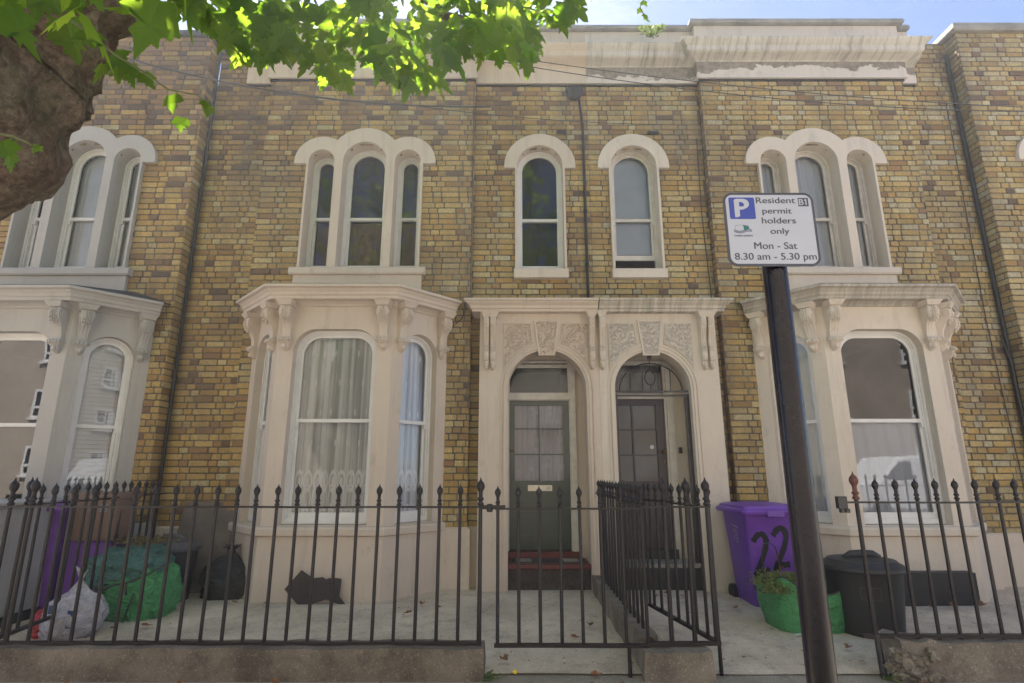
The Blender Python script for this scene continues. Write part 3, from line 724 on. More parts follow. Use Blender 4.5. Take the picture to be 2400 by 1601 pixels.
# ------------------------------------------------------------------ porch (24 and 22)
ZP = 6.95
def porch(house, u0, u1, cx, hw, m, mv, mcorn, seam, corbels, capspans):
    fr = Fr(0, 7.2); zs = 2.46; n = 22
    zt = 3.45
    arcp = [(cx - hw * math.cos(math.pi * k / n), zs + hw * math.sin(math.pi * k / n)) for k in range(n + 1)]
    outer = [(u0, -.05), (cx - hw, -.05)] + arcp + [(cx + hw, -.05), (u1, -.05), (u1, zt), (u0, zt)]
    mb = MB(); plate(mb, fr, outer, [], .25, -.02)
    sh = mb.build('porch', m, house, bevel=.006)
    tag(sh, 'arched stucco door surround')
    # roll mouldings round the arch and down the jambs
    for r_, ww, pr in ((.028, .028, .018), (.075, .018, .012)):
        a, b = hw + r_, hw + r_ + ww; mb = MB()
        A = [(cx - a, -.04)] + [(cx - a * math.cos(math.pi * k / n), zs + a * math.sin(math.pi * k / n)) for k in range(n + 1)] + [(cx + a, -.04)]
        B = [(cx + b, -.04)] + [(cx + b * math.cos(math.pi * k / n), zs + b * math.sin(math.pi * k / n)) for k in range(n + 1)] + [(cx - b, -.04)]
        if cx + b > u1 - .0: B = [(min(x, u1 - .005), z) for x, z in B]
        plate(mb, fr, A + B, [], .25 + pr, .24); mb.build('moulding', m, sh, bevel=.004)
    # vermiculated panels and keystone
    def panel(pts, o=.262):
        mb = MB(); plate(mb, fr, pts, [], o, .24); ob = mb.build('carved_panel', mv, sh)
    L_, Rr = cx - hw - .04, cx + hw + .04
    r2 = hw + .115
    for s in (-1, 1):
        arcq = []
        for k in range(9):
            t = R(22 + k * (73 - 22) / 8); arcq.append((cx + s * r2 * math.cos(t), zs + r2 * math.sin(t)))
        x_out = cx + s * (hw + .055)
        pts = [(x_out, zs + .24)] + arcq[0:] + [(cx + s * .185, 3.31), (x_out, 3.31)]
        pts = [(x_out, zs + .235)] + [p for p in arcq if abs(p[0] - cx) < hw + .05] + [(cx + s * .215, 3.31), (x_out, 3.31)]
        panel(pts)
        # incised border = thin proud frame
        fp = pts; mbb = MB()
        P3 = [fr(a, .262, b) for a, b in fp] + [fr(fp[0][0], .262, fp[0][1])]
        mbb.tube(P3, .007, 5, caps=False); mbb.build('moulding', m, sh)
    panel([(cx - .088, 2.90), (cx + .088, 2.90), (cx + .14, 3.335), (cx - .14, 3.335)], .272)
    mb = MB(); plate(mb, fr, [(cx - .105, 2.885), (cx + .105, 2.885), (cx + .165, 3.36), (cx - .165, 3.36)], [[(cx - .088, 2.9), (cx + .088, 2.9), (cx + .14, 3.335), (cx - .14, 3.335)]], .278, .24)
    mb.build('keystone', m, sh, bevel=.004)
    # cornice
    ea = .06 if u0 < 0 else 0; eb = .06 if u1 > 2 else 0
    mb = MB()
    prof = [(-.02, 3.45), (.0, 3.45), (.10, 3.452), (.10, 3.485), (.12, 3.495), (.125, 3.525), (.17, 3.56), (.175, 3.575), (.20, 3.58), (.20, 3.605), (.19, 3.61), (-.25, 3.63)]
    path = []
    if u0 < 0: path += [(u0, 7.2), (u0, ZP), (u1 - .002, ZP)]
    else: path += [(u0 + .008, ZP), (u1, ZP), (u1, 7.2)]
    sweep(mb, path, prof); mb.build('cornice', mcorn, sh)
    frP = Fr(0, ZP)
    for u in corbels: corbel(sh, frP, u, 3.375, .68, .072, m, 'console', .13)
    for a, b in capspans: corbel_cap(sh, m, frP, a, b, 3.45, .075, .12)
    # vestibule walls behind the arch
    mb = MB(); xa, xb = cx - hw - .06, cx + hw + .05
    yb = 7.46
    for q in ([(xa, 7.18, -.05), (xa, yb, -.05), (xa, yb, 3.05), (xa, 7.18, 3.05)], [(xb, 7.18, -.05), (xb, yb, -.05), (xb, yb, 3.05), (xb, 7.18, 3.05)], [(xa, 7.18, 3.05), (xb, 7.18, 3.05), (xb, yb, 3.05), (xa, yb, 3.05)]):
        mb.add(q, [(0, 1, 2, 3)])
    return sh, mb, fr

def door24(house, sh, vest, fr):
    xa, xb = -.11, 1.0
    plate(vest, Fr(0, 7.46), rect(xa, xb, -.05, 3.05), [rect(-.06, .80, .30, 2.92)], 0, -.06)
    vest.build('vestibule', M['cream'], sh, recalc=False)
    f = Fr(0, 7.46)
    mb = MB(); plate(mb, f, rect(-.06, .80, .30, 2.93), [rect(-.035, .772, .42, 2.365), rect(-.03, .765, 2.475, 2.885)], -.0, -.09)
    plate(mb, f, rect(-.06, .82, 2.375, 2.465), [], .03, 0); plate(mb, f, rect(.79, .86, .3, 2.9), [], .035, 0)
    fo = mb.build('door_frame', M['wframe_old'], house, bevel=.004)
    g = MB(); plate(g, f, rect(-.03, .765, 2.475, 2.885), [], -.05, -.05, back=False, side=False); g.build('fanlight_pane', M['obscure'], fo, recalc=False)
    mb = MB(); plate(mb, f, rect(-.035, .775, 2.82, 2.87), [], -.02, -.04); mb.build('fanlight_rail', M['wframe_old'], fo)
    d = MB(); x0, x1 = -.033, .770; zt, zb = 2.362, .44
    cols = [(.038, .358), (.374, .692)]; rows = [(1.995, 2.303), (1.655, 1.98), (1.305, 1.64)]
    holes = [rect(a, b, c, e) for a, b in cols for c, e in rows]
    plate(d, f, rect(x0, x1, zb, zt), holes, -.03, -.075)
    plate(d, f, rect(.045, .685, 1.10, 1.115), [], -.024, -.03); plate(d, f, rect(.05, .68, .60, .86), [rect(.07, .66, .62, .84)], -.024, -.03)
    plate(d, f, rect(.05, .68, .90, 1.06), [rect(.07, .66, .92, 1.04)], -.024, -.03)
    do = d.build('door', M['green_door'], house, bevel=.003); tag(do, 'dark green panelled door with six small panes')
    for h in holes:
        g = MB(); plate(g, f, h, [], -.055, -.055, back=False, side=False); g.build('pane', M['obscure2'], do, recalc=False)
    rg = random.Random(2)
    mb = MB(); nu = 60; vs = []
    for j in range(2):
        for k in range(nu + 1):
            u = .0 + .73 * k / nu; vs.append(f(u, -.11 + .012 * math.sin(k * 1.1) + .01 * math.sin(k * .43), 1.28 + j * 1.06))
    mb.add(vs, [(k, k + 1, nu + 2 + k, nu + 1 + k) for k in range(nu)])
    mb.build('curtain', M['net'], do, smooth=True, recalc=False)
    mb = MB()
    for _ in range(26):
        a, b = rg.uniform(.05, .69), rg.uniform(1.33, 2.28)
        for k in range(6):
            t = k * math.pi / 3; cx_, cz_ = a + .022 * math.cos(t), b + .022 * math.sin(t)
            mb.add([f(cx_ + .015 * math.cos(q * math.pi / 3), -.085, cz_ + .015 * math.sin(q * math.pi / 3)) for q in range(6)], [tuple(range(6))])
    mb.build('lace_flowers', M['blind'], do, recalc=False)
    lp = MB(); plate(lp, f, rect(.21, .53, 1.175, 1.25), [], -.014, -.035); plate(lp, f, rect(.24, .50, 1.19, 1.235), [], -.010, -.02)
    lo = lp.build('letter_plate', M['steel'], do, bevel=.003)
    text('24', lo, f, .455, .50, 1.195, .036, -.008, M['dark'])
    mb = MB(); mb.tube([f(-.005, -.03, 1.70), f(-.005, .0, 1.70), f(-.005, .02, 1.70)], [.008, .008, .018], 10); mb.build('door_knob', M['brass'], do, smooth=True)
    # steps
    mb = MB(); mb.box(-.05, .945, 6.97, 7.5, .292, .35); so_ = mb.build('step', M['red_tile'], house, bevel=.012)
    mb = MB(); mb.box(-.048, .94, 7.02, 7.46, -.05, .292); mb.build('lower_step', M['dark_step'], house)
    mb = MB(); mb.box(-.06, .86, 7.38, 7.52, .351, .43); mb.build('threshold', M['red_tile'], house, bevel=.008)
    mb = MB()
    mb.box(.0, .90, 7.02, 7.34, .351, .363); mo = mb.build('step_mat', M['rubber'], house)
    mb = MB()
    for cxm, an in ((.14, 0), (.72, .2)):
        for k in range(2):
            P = [(cxm - .09, 7.08 + .12 * k, .366), (cxm + .08, 7.08 + .12 * k, .366), (cxm + .10, 7.12 + .12 * k, .366), (cxm + .08, 7.15 + .12 * k, .366), (cxm - .09, 7.15 + .12 * k, .366)]
            mb.tube(P, .006, 5)
    mb.build('mat_pattern', M['coping'], mo)

def door22(house, sh, vest, fr):
    xa, xb = 1.25, 2.36
    f = Fr(0, 7.46)
    plate(vest, f, rect(xa, xb, -.05, 3.05), [rect(1.27, 2.10, .40, 2.92)], 0, -.06)
    vest.build('vestibule', M['white22'], sh, recalc=False)
    mb = MB(); plate(mb, f, rect(1.27, 2.10, .40, 2.93), [rect(1.30, 2.07, .45, 2.39), rect(1.30, 2.07, 2.46, 2.86)], .0, -.09)
    plate(mb, f, rect(2.095, 2.19, .4, 2.9), [], .03, 0)
    fo = mb.build('door_frame', M['wframe_old'], house, bevel=.004)
    g = MB(); plate(g, f, rect(1.30, 2.07, 2.46, 2.86), [], -.05, -.05, back=False, side=False); g.build('fanlight_pane', M['obscure'], fo, recalc=False)
    d = MB(); cols = [(1.36, 1.625), (1.645, 1.955)]; rows = [(1.985, 2.305), (1.645, 1.965), (1.30, 1.625)]
    holes = [rect(a, b, c, e) for a, b in cols for c, e in rows]
    plate(d, f, rect(1.30, 2.07, .45, 2.39), holes, -.03, -.075)
    plate(d, f, rect(1.37, 1.99, .62, 1.15), [rect(1.40, 1.96, .65, 1.12)], -.022, -.03)
    do = d.build('door', M['black_door'], house, bevel=.003); tag(do, 'very dark door with six ribbed panes')
    for h in holes:
        g = MB(); plate(g, f, h, [], -.055, -.055, back=False, side=False); g.build('pane', M['obscure2'], do, recalc=False)
    mb = MB(); mb.tube([f(2.03, -.03, 1.68), f(2.03, .02, 1.68), f(2.03, .045, 1.68)], [.01, .012, .028], 12); mb.build('door_knob', M['brass'], do, smooth=True); mb = MB(); mb.tube([f(2.03, -.03, 1.55), f(2.03, -.01, 1.55)], .016, 12); mb.build('door_lock', M['brass'], do, smooth=True)
    mb = MB(); mb.box(2.225, 2.265, 7.42, 7.46, 1.66, 1.74); mb.build('door_bell', M['black_paint'], house, bevel=.004)
    mb = MB(); plate(mb, f, [(1.885 + .028 * math.cos(k * math.pi / 4), 1.745 + .028 * math.sin(k * math.pi / 4)) for k in range(8)], [], -.05, -.053); mb.build('sticker', M['blind'], do)
    # raised tiled floor and black riser
    mb = MB(); mb.box(1.31, 2.285, 7.0, 7.5, .305, .345); mb.build('tiled_step', M['checker'], house)
    mb = MB(); mb.box(1.315, 2.28, 6.985, 7.02, .31, .352); mb.build('step_edge', M['coping'], house, bevel=.004)
    mb = MB(); mb.box(1.318, 2.278, 7.0, 7.46, -.05, .305); mb.build('lower_step', M['black_paint'], house)
    mb = MB(); mb.box(1.28, 2.12, 7.38, 7.5, .346, .46); mb.build('threshold', M['black_paint'], house)
    # iron security gate with a fanlight grille
    gm = MB(); y = 7.06; zt = 2.40
    c = 1.80
    def bar(a, b, r=.008): gm.tube([a, b], r, 6)
    gm.box(1.325, 2.275, y - .012, y + .012, 2.37, 2.395); gm.box(1.325, 2.275, y - .012, y + .012, 2.425, 2.445)
    gm.box(2.225, 2.255, y - .015, y + .015, .35, 2.40); gm.box(2.262, 2.282, y - .01, y + .01, .35, 2.40)
    # gate leaf opened back against the left jamb
    gm.box(1.325, 1.355, y - .02, y + .36, 2.30, 2.335); gm.box(1.325, 1.355, y - .02, y + .36, .38, .41)
    gm.box(1.325, 1.358, y - .03, y + .0, .36, 2.40); gm.box(1.33, 1.352, y + .33, y + .36, .36, 2.33)
    for k in range(3): gm.tube([(1.34, y + .09 + .08 * k, .4), (1.34, y + .09 + .08 * k, 2.3)], .007, 6)
    rr = .405; P = [(c + rr * math.cos(math.pi * k / 20), y, 2.445 + .36 * math.sin(math.pi * k / 20)) for k in range(21)]; gm.tube(P, .009, 6)
    for dx in (-.26, -.1, .1, .26):
        bar((c + dx, y, 2.44), (c + dx, y, 2.445 + .36 * math.sqrt(1 - (dx / rr) ** 2)))
    P = [(c + .068 * math.cos(2 * math.pi * k / 16), y, 2.62 + .10 * math.sin(2 * math.pi * k / 16)) for k in range(17)]; gm.tube(P, .012, 6, caps=False)
    bar((c, y, 2.44), (c, y, 2.52)); bar((c, y, 2.72), (c, y, 2.86)); gm.box(c - .025, c + .025, y - .01, y + .01, 2.85, 2.93)
    gm.box(1.335, 1.40, y - .02, y + .02, 1.23, 1.32)
    so_ = gm.build('security_gate', M['iron2'], house, xf=False)

# ------------------------------------------------------------------ text on real surfaces
def text(s, parent, fr, u0, u1, zb, cap, o, m, bold=.0):
    cu = bpy.data.curves.new('t', 'FONT'); cu.body = s; cu.size = 1; cu.offset = bold
    ob = bpy.data.objects.new('t', cu); COL.objects.link(ob)
    dg = bpy.context.evaluated_depsgraph_get(); me = bpy.data.meshes.new_from_object(ob.evaluated_get(dg))
    bpy.data.objects.remove(ob)
    xs = [v.co.x for v in me.vertices]; x0, x1 = min(xs), max(xs)
    su = (u1 - u0) / (x1 - x0); sz = cap / .70
    mb = MB(); mb.add([fr(u0 + (v.co.x - x0) * su, o, zb + v.co.y * sz) for v in me.vertices], [tuple(p.vertices) for p in me.polygons])
    bpy.data.meshes.remove(me)
    return mb.build('lettering', m, parent, xf=False, recalc=False)

# ribbed pane glass for the doors
M['obscure2'] = glassmat('reeded_door_glass', (.72, .70, .74), 1.0, .12)

# =================================================================== SETTING
# ground sheets
def sheet(name, x0, x1, y0, y1, z, m, cat=None, nx=1, ny=1):
    mb = MB(); mb.add([(x0, y0, z), (x1, y0, z), (x1, y1, z), (x0, y1, z)], [(0, 1, 2, 3)])
    return tag(mb.build(name, m, recalc=False), None, None, None, 'structure')
sheet('ground', -60, 60, -60, 60, -.16, M['road'])
mb = MB(); mb.box(-40, 40, -.9, 7.3, -.2, -.004); tag(mb.build('pavement', M['pave']), kind='structure')
mb = MB(); mb.box(-40, 40, -1.02, -.9, -.2, -.002); tag(mb.build('kerb', M['dwarf2']), kind='structure')
mb = MB(); mb.box(-40, 40, -10.5, -7.5, -.2, -.03); tag(mb.build('far_pavement', M['pave']), kind='structure')
# front yard concrete with a slightly uneven surface
mb = MB(); nx, ny = 90, 26; X0, X1, Y0, Y1 = -9.0, 9.0, 4.42, 7.2
mb.add([(X0 + (X1 - X0) * i / nx, Y0 + (Y1 - Y0) * j / ny, .008 + .05 * j / ny + .010 * noise.noise(Vector((i * .25, j * .3, 1)))) for j in range(ny + 1) for i in range(nx + 1)],
       [(j * (nx + 1) + i, j * (nx + 1) + i + 1, (j + 1) * (nx + 1) + i + 1, (j + 1) * (nx + 1) + i) for j in range(ny) for i in range(nx)])
tag(mb.build('yard_ground', M['yard'], smooth=True, recalc=False), kind='structure')

# =================================================================== HOUSES
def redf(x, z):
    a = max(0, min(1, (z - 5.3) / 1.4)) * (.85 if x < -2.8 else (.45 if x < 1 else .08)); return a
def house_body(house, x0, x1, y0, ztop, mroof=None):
    """rooms behind the windows: dim plaster shell with an intermediate floor, plus the roof deck"""
    mb = MB(); yb = y0 + 5
    def q(*v): mb.add(v, [(0, 1, 2, 3)])
    q((x0, yb, 0), (x1, yb, 0), (x1, yb, ztop), (x0, yb, ztop)); 
    for z in (.15, 3.80, 3.62, ztop): q((x0, y0, z), (x1, y0, z), (x1, yb, z), (x0, yb, z))
    for x in (x0, x1): q((x, y0, -.1), (x, yb, -.1), (x, yb, ztop), (x, y0, ztop))
    mb.build('rooms', M['room'], house, xf=False, recalc=False)
    mb = MB(); mb.box(x0, x1, y0 + .2, y0 + 5.3, ztop, ztop + .1); mb.build('roof', M['slate'], house, xf=False)

def parapet(house, path, mfr, mco, mblock, mcop, z0=7.12):
    """frieze, cornice, blocking course and coping swept along the wall line"""
    mb = MB(); sweep(mb, path, [(-.3, z0), (.045, z0), (.045, z0 + .31), (-.3, z0 + .31)], closed_prof=True); fo = mb.build('frieze', mfr, house)
    mb = MB(); sweep(mb, path, [(-.3, z0 + .27), (.05, z0 + .27), (.06, z0 + .285), (.12, z0 + .30), (.20, z0 + .315), (.225, z0 + .33), (.23, z0 + .40), (.26, z0 + .42), (.30, z0 + .46), (.31, z0 + .475), (.31, z0 + .49), (-.05, z0 + .56), (-.3, z0 + .56)]); mb.build('cornice', mco, house)
    mb = MB(); sweep(mb, path, [(-.3, z0 + .5), (.03, z0 + .5), (.03, z0 + .92), (-.3, z0 + .92)]); mb.build('blocking_course', mblock, house)
    mb = MB(); sweep(mb, path, [(-.36, z0 + .92), (.10, z0 + .92), (.11, z0 + .94), (.10, z0 + .99), (-.36, z0 + 1.0)]); mb.build('coping', mcop, house)
    mb = MB(); sweep(mb, path, [(-.01, z0 - .035), (.018, z0 - .03), (.012, z0 + .002), (-.01, z0 + .002)], closed_prof=True); mb.build('string_line', M['black_paint'], house)

PB = 7.2; PP = 7.08; ZW = 7.12
H24 = empty('terraced_house', (-1.4, 7.2, 0), 'middle yellow brick terraced house with peach stucco bay and dark green front door', 'house', 'brick terraced houses in the row')
H22 = empty('terraced_house', (3.8, 7.2, 0), 'yellow brick terraced house with streaked off-white bay, iron security gate and very dark front door', 'house', 'brick terraced houses in the row')
H26 = empty('terraced_house', (-6.5, 7.0, 0), 'shaded brick terraced house with pale grey stucco bay and slatted blinds', 'house', 'brick terraced houses in the row')
H20 = empty('terraced_house', (8.5, 7.0, 0), 'plain brick terraced house beyond the deep corner at the right edge', 'house', 'brick terraced houses in the row')

# ---- number 24
wb = MB()
tri_op = [(-2.715, .185, 4.125, 5.735), (-2.10, .31, 4.125, 5.735), (-1.485, .185, 4.125, 5.735)]
bayop = (-2.14, 1.2, .1, 3.5, 0.0)
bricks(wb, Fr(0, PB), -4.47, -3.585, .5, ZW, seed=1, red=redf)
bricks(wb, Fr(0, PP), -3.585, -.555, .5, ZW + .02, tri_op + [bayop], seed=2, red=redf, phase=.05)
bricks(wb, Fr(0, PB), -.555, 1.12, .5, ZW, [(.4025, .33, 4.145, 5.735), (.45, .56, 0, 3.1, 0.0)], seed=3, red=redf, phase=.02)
bricks(wb, Fr(-.555, PP, 0, 1), 0, .12, .5, ZW, seed=4, red=redf)
bricks(wb, Fr(-3.585, PB, 0, -1), 0, .12, .5, ZW, seed=5, red=redf)
wb.build('brick_wall', BM, H24, recalc=False)
mb = MB(); sweep(mb, [(-4.47, PB), (-3.585, PB), (-3.585, PP), (-.555, PP), (-.555, PB), (-.40, PB)], [(-.05, -.1), (.045, -.1), (.04, .74), (.02, .76), (-.05, .765)]); mb.build('plinth', M['cream'], H24)
mb = MB(); mb.box(-4.47, 1.118, 7.24, 7.5, .1, 8.0)
parapet(H24, [(-4.0, PB + .001), (-3.585, PB + .001), (-3.585, PP), (-.555, PP), (-.555, PB), (1.118, PB)], M['par24'], M['par24'], M['par24'], M['coping'])
mb = MB(); bricks(mb, Fr(0, PB + .03), -4.47, -3.98, ZW, 7.85, seed=8, red=redf); mb.build('parapet_wall', BM, H24, recalc=False)
tri_window(H24, PP, M['cream'], ('dark', 'dark', 'dark'))
single_window(H24, .4025, PB, M['cream'], None)
bay(H24, PP, 6.47, M['cream'], M['cream_streak'], M['cream'], ('lace', 'lace', 'lace'))
sh, vest, fr_ = porch(H24, -.42, 1.12, .45, .50, M['cream'], M['verm24'], M['cream_streak'], True, (-.33, -.245, 1.035), ((-.375, -.20), (.99, 1.075)))
door24(H24, sh, vest, fr_)
house_body(H24, -4.2, 1.11, 7.5, 7.2)

# ---- number 22 (mirror image about x = 1.12)
setx(-1, 2.24)
tri_window(H22, PP, M['white22'], ('draped', 'draped', 'draped'), frame=M['wframe_old'])
bay(H22, PP, 6.47, M['white22'], M['white22d'], M['white22'], ('draped', 'half', 'draped'), axis=-2.23, glass=M['glass_c'], glass_side=M['glass'])
setx()
wb = MB()
op22 = [(2.24 - a, b, c, d) for a, b, c, d in tri_op]
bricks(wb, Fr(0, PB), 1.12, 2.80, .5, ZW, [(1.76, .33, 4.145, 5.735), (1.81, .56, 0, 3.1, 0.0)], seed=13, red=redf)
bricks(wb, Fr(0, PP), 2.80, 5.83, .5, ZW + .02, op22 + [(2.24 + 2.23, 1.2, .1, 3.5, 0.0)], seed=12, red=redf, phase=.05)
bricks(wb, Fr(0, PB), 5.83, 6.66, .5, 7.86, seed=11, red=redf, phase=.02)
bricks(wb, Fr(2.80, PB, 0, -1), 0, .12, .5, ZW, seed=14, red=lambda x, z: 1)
bricks(wb, Fr(5.83, PP, 0, 1), 0, .12, .5, ZW, seed=15)
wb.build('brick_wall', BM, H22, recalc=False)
mb = MB(); sweep(mb, [(2.70, PB), (2.80, PB), (2.80, PP), (5.83, PP), (5.83, PB), (6.66, PB)], [(-.05, -.1), (.045, -.1), (.04, .66), (.02, .68), (-.05, .685)]); mb.build('plinth', M['white22'], H22)
parapet(H22, [(1.122, PB), (2.80, PB), (2.80, PP), (5.83, PP), (5.83, PB), (6.10, PB)], M['par22'], M['cornice22'], M['par22b'] if 'par22b' in M else M['white22'], M['coping'])
single_window(H22, 1.76, PB, M['white22'], 'roller', raised=.16, frame=M['wframe_old'])
sh, vest, fr_ = porch(H22, 1.122, 2.66, 1.80, .485, M['white22'], M['verm22'], M['white22s'], True, (1.165, 2.475, 2.57), ((1.13, 1.20), (2.43, 2.61)))
door22(H22, sh, vest, fr_)
house_body(H22, 1.13, 6.6, 7.5, 7.2)

# ---- number 26 (mirror image about the party line, slightly forward)
setx(-1, -8.10, -.13, -.06)
tri_window(H26, PP, M['grey26'], ('slats', 'slats', 'slats'), frame=M['wframe'])
bay(H26, PP, 6.47, M['grey26'], M['grey26'], M['grey26'], ('slats', None, 'net'), roofm=M['slate'], glass=M['glass_b'], glass_side=M['glass'], rz=.14)
setx()
wb = MB(); PL = 6.95
op26 = [(-8.10 - a, b, c - .06, d - .06) for a, b, c, d in tri_op]
bricks(wb, Fr(0, PL), -9.6, -4.47, .5, 7.75, op26 + [(-5.96, 1.2, .1, 3.44, 0.0)], seed=21, red=redf)
bricks(wb, Fr(-4.47, PL, 0, 1), 0, .25, .5, 7.75, seed=22, red=redf)
wb.build('brick_wall', BM, H26, recalc=False)
mb = MB(); sweep(mb, [(-9.6, PL), (-4.47, PL), (-4.47, PB)], [(-.05, -.1), (.04, -.1), (.035, .80), (.02, .82), (-.05, .825)]); mb.build('plinth', M['grey26'], H26)
mb = MB(); sweep(mb, [(-9.6, PL), (-4.47, PL), (-4.47, 7.5)], [(-.3, 7.75), (.04, 7.75), (.05, 7.78), (.05, 7.83), (-.3, 7.86)]); mb.build('coping', M['slate'], H26)
mb = MB(); mb.tube([(-4.43, 7.12, 8.0), (-4.43, 7.12, -.0)], .022, 10)
for z in (6.2, 4.4, 2.6, 1.0): mb.tube([(-4.43, 7.12, z), (-4.43, 7.12, z + .06)], .029, 10)
mb.build('downpipe', M['pipe'], H26, smooth=True, auto=40)
house_body(H26, -9.6, -4.25, 7.4, 7.2)

# ---- number 20
wb = MB(); PR = 6.97
bricks(wb, Fr(0, PR), 6.66, 10.2, .5, 7.85, [(8.14, .31, 4.1, 5.7), (7.52, .19, 4.1, 5.7)], seed=31, red=redf)
bricks(wb, Fr(6.66, 7.2, 0, -1), 0, .23, .5, 7.85, seed=32, red=redf)
wb.build('brick_wall', BM, H20, recalc=False)
mb = MB(); sweep(mb, [(6.66, PB), (6.66, PR), (10.2, PR)], [(-.05, -.1), (.04, -.1), (.035, .66), (-.05, .68)]); mb.build('plinth', M['white22'], H20)
mb = MB(); sweep(mb, [(6.66, 7.5), (6.66, PR), (10.2, PR)], [(-.3, 7.85), (.05, 7.85), (.07, 7.88), (.06, 7.97), (-.3, 8.0)]); mb.build('coping', M['coping'], H20)
setx(1, 10.24, -.11)
tri_window(H20, PP, M['white22'], (None, None, None))
setx()
mb = MB(); mb.tube([(6.62, 7.15, 7.6), (6.62, 7.15, .6)], .028, 8); mb.tube([(6.55, 7.14, 3.2), (6.60, 7.14, 2.9), (6.62, 7.14, 2.85)], .012, 6); mb.build('downpipe', M['pipe'], H20, smooth=True, auto=40)
mb = MB(); mb.tube([(6.50, 7.185, 6.8), (6.44, 7.185, 3.4), (6.5, 7.185, .8)], .006, 5); mb.build('wall_cable', M['wire'], H20)
house_body(H20, 6.7, 10.2, 7.4, 7.3)

# rainwater hopper and pipe between the two single windows, cables on the brickwork
mb = MB(); P = [(1.0, 7.16, 6.85), (1.02, 7.17, 6.7), (1.045, 7.17, 6.4), (1.045, 7.17, 3.65)]
mb.tube(P, .020, 8)
for z in (6.0, 5.0, 4.2): mb.tube([(1.045, 7.17, z), (1.045, 7.17, z + .05)], .028, 8)
po = mb.build('downpipe', M['pipe'], H24, smooth=True, auto=40)
mb = MB(); mb.lathe([(.05, -.12), (.09, -.10), (.12, 0), (.135, .02), (.135, .05), (.12, .05)], .93, 7.12, 6.93, 16, sy=.6); mb.build('rainwater_hopper', M['pipe'], po, smooth=True, auto=40)
mb = MB(); mb.tube([(2.72, 7.185, 6.2), (2.70, 7.185, 5.0), (2.73, 7.185, 4.0), (2.74, 7.185, 3.62)], .007, 6)
mb.tube([(2.1 + .14 * math.cos(k * .5), 7.185, 6.18 + .14 * math.sin(k * .5)) for k in range(13)], .004, 5, caps=False); mb.box(2.0, 2.16, 7.16, 7.20, 6.27, 6.31)
mb.build('wall_cable', M['wire'], H22)
mb = MB(); mb.box(.66, .80, 7.16, 7.2, 6.28, 6.32); mb.tube([(.6, 7.18, 6.3), (.58, 7.18, 6.4), (.65, 7.18, 6.45)], .006, 6)
mb.tube([(-.56, 7.07, 7.0), (-.56, 7.07, 3.7)], .006, 5); mb.tube([(-.62, 6.85, 3.62), (-.60, 6.9, 3.5), (-.66, 6.95, 3.38), (-.74, 7.0, 3.33)], .008, 6)
mb.build('wall_cable', M['wire'], H24)

# =================================================================== DWARF WALLS
def rough_box(x0, x1, y0, y1, z0, z1, name, m, label, group, seg=.12, amp=.012, seed=0, brk=None):
    mb = MB(); rg = random.Random(seed)
    bm = bmesh.new(); bmesh.ops.create_cube(bm, size=1)
    for v in bm.verts: v.co = Vector((x0 + (v.co.x + .5) * (x1 - x0), y0 + (v.co.y + .5) * (y1 - y0), z0 + (v.co.z + .5) * (z1 - z0)))
    def cutax(ax, a, b, s):
        n = max(1, int((b - a) / s))
        for k in range(1, n):
            co_ = [0, 0, 0]; co_[ax] = a + (b - a) * k / n; no = [0, 0, 0]; no[ax] = 1
            bmesh.ops.bisect_plane(bm, geom=bm.verts[:] + bm.edges[:] + bm.faces[:], plane_co=co_, plane_no=no)
    cutax(0, x0, x1, seg); cutax(1, y0, y1, seg * .7); cutax(2, z0, z1, seg * .6)
    for v in bm.verts:
        p = v.co; a = amp
        if brk: a = brk(p, amp)
        d = Vector((noise.noise(p * 6 + Vector((seed, 0, 0))), noise.noise(p * 6 + Vector((0, seed + 5, 0))), noise.noise(p * 6 + Vector((0, 9, seed)))))
        v.co = p + d * a * 1.6
    me = bpy.data.meshes.new(name); bm.to_mesh(me); bm.free(); me.materials.append(m); me.shade_smooth(); me.set_sharp_from_angle(angle=R(35))
    ob = bpy.data.objects.new(name, me); COL.objects.link(ob); return tag(ob, label, 'wall', group)
rough_box(-9, -.20, 4.30, 4.52, -.1, .205, 'dwarf_wall', M['dwarf'], 'long low dark rendered wall under the railings in front of the peach bay', 'low front garden walls', .1, .008, 1)
rough_box(.94, 1.42, 4.28, 4.50, -.1, .190, 'dwarf_wall', M['dwarf2'], 'short stone block of wall between the two garden gates', 'low front garden walls', .06, .012, 2)
rough_box(.95, 1.10, 4.505, 6.93, -.1, .235, 'dwarf_wall', M['dwarf'], 'low wall running back from the gate block to the pair of front doors', 'low front garden walls', .12, .008, 3)
def brk(p, a): return a + (.04 if p.x < 2.98 + .3 * noise.noise(Vector((p.z * 5, 1, 2))) else 0)
rough_box(2.76, 9, 4.30, 4.50, -.1, .245, 'dwarf_wall', M['dwarf2'], 'low pale rendered wall with a crumbled left end under the right hand railings', 'low front garden walls', .06, .008, 4, brk)
# crumbled core showing at the broken end
mb = MB(); rg = random.Random(9)
for _ in range(60):
    x = rg.uniform(2.72, 2.98); z = rg.uniform(-.02, .2); s = rg.uniform(.015, .04)
    if x > 2.86 and rg.random() < .5: x = rg.uniform(2.72, 2.86)
    mb.blob((x, 4.29 - rg.uniform(-.01, .02) + max(0, .05 - (x - 2.72)) * .6, z), (s * 1.4, s, s), 4, jit=1.2)
tag(mb.build('wall_rubble', M['rubble'], xf=False), 'patch of crumbled brick core spilling from the broken wall end', 'rubble')

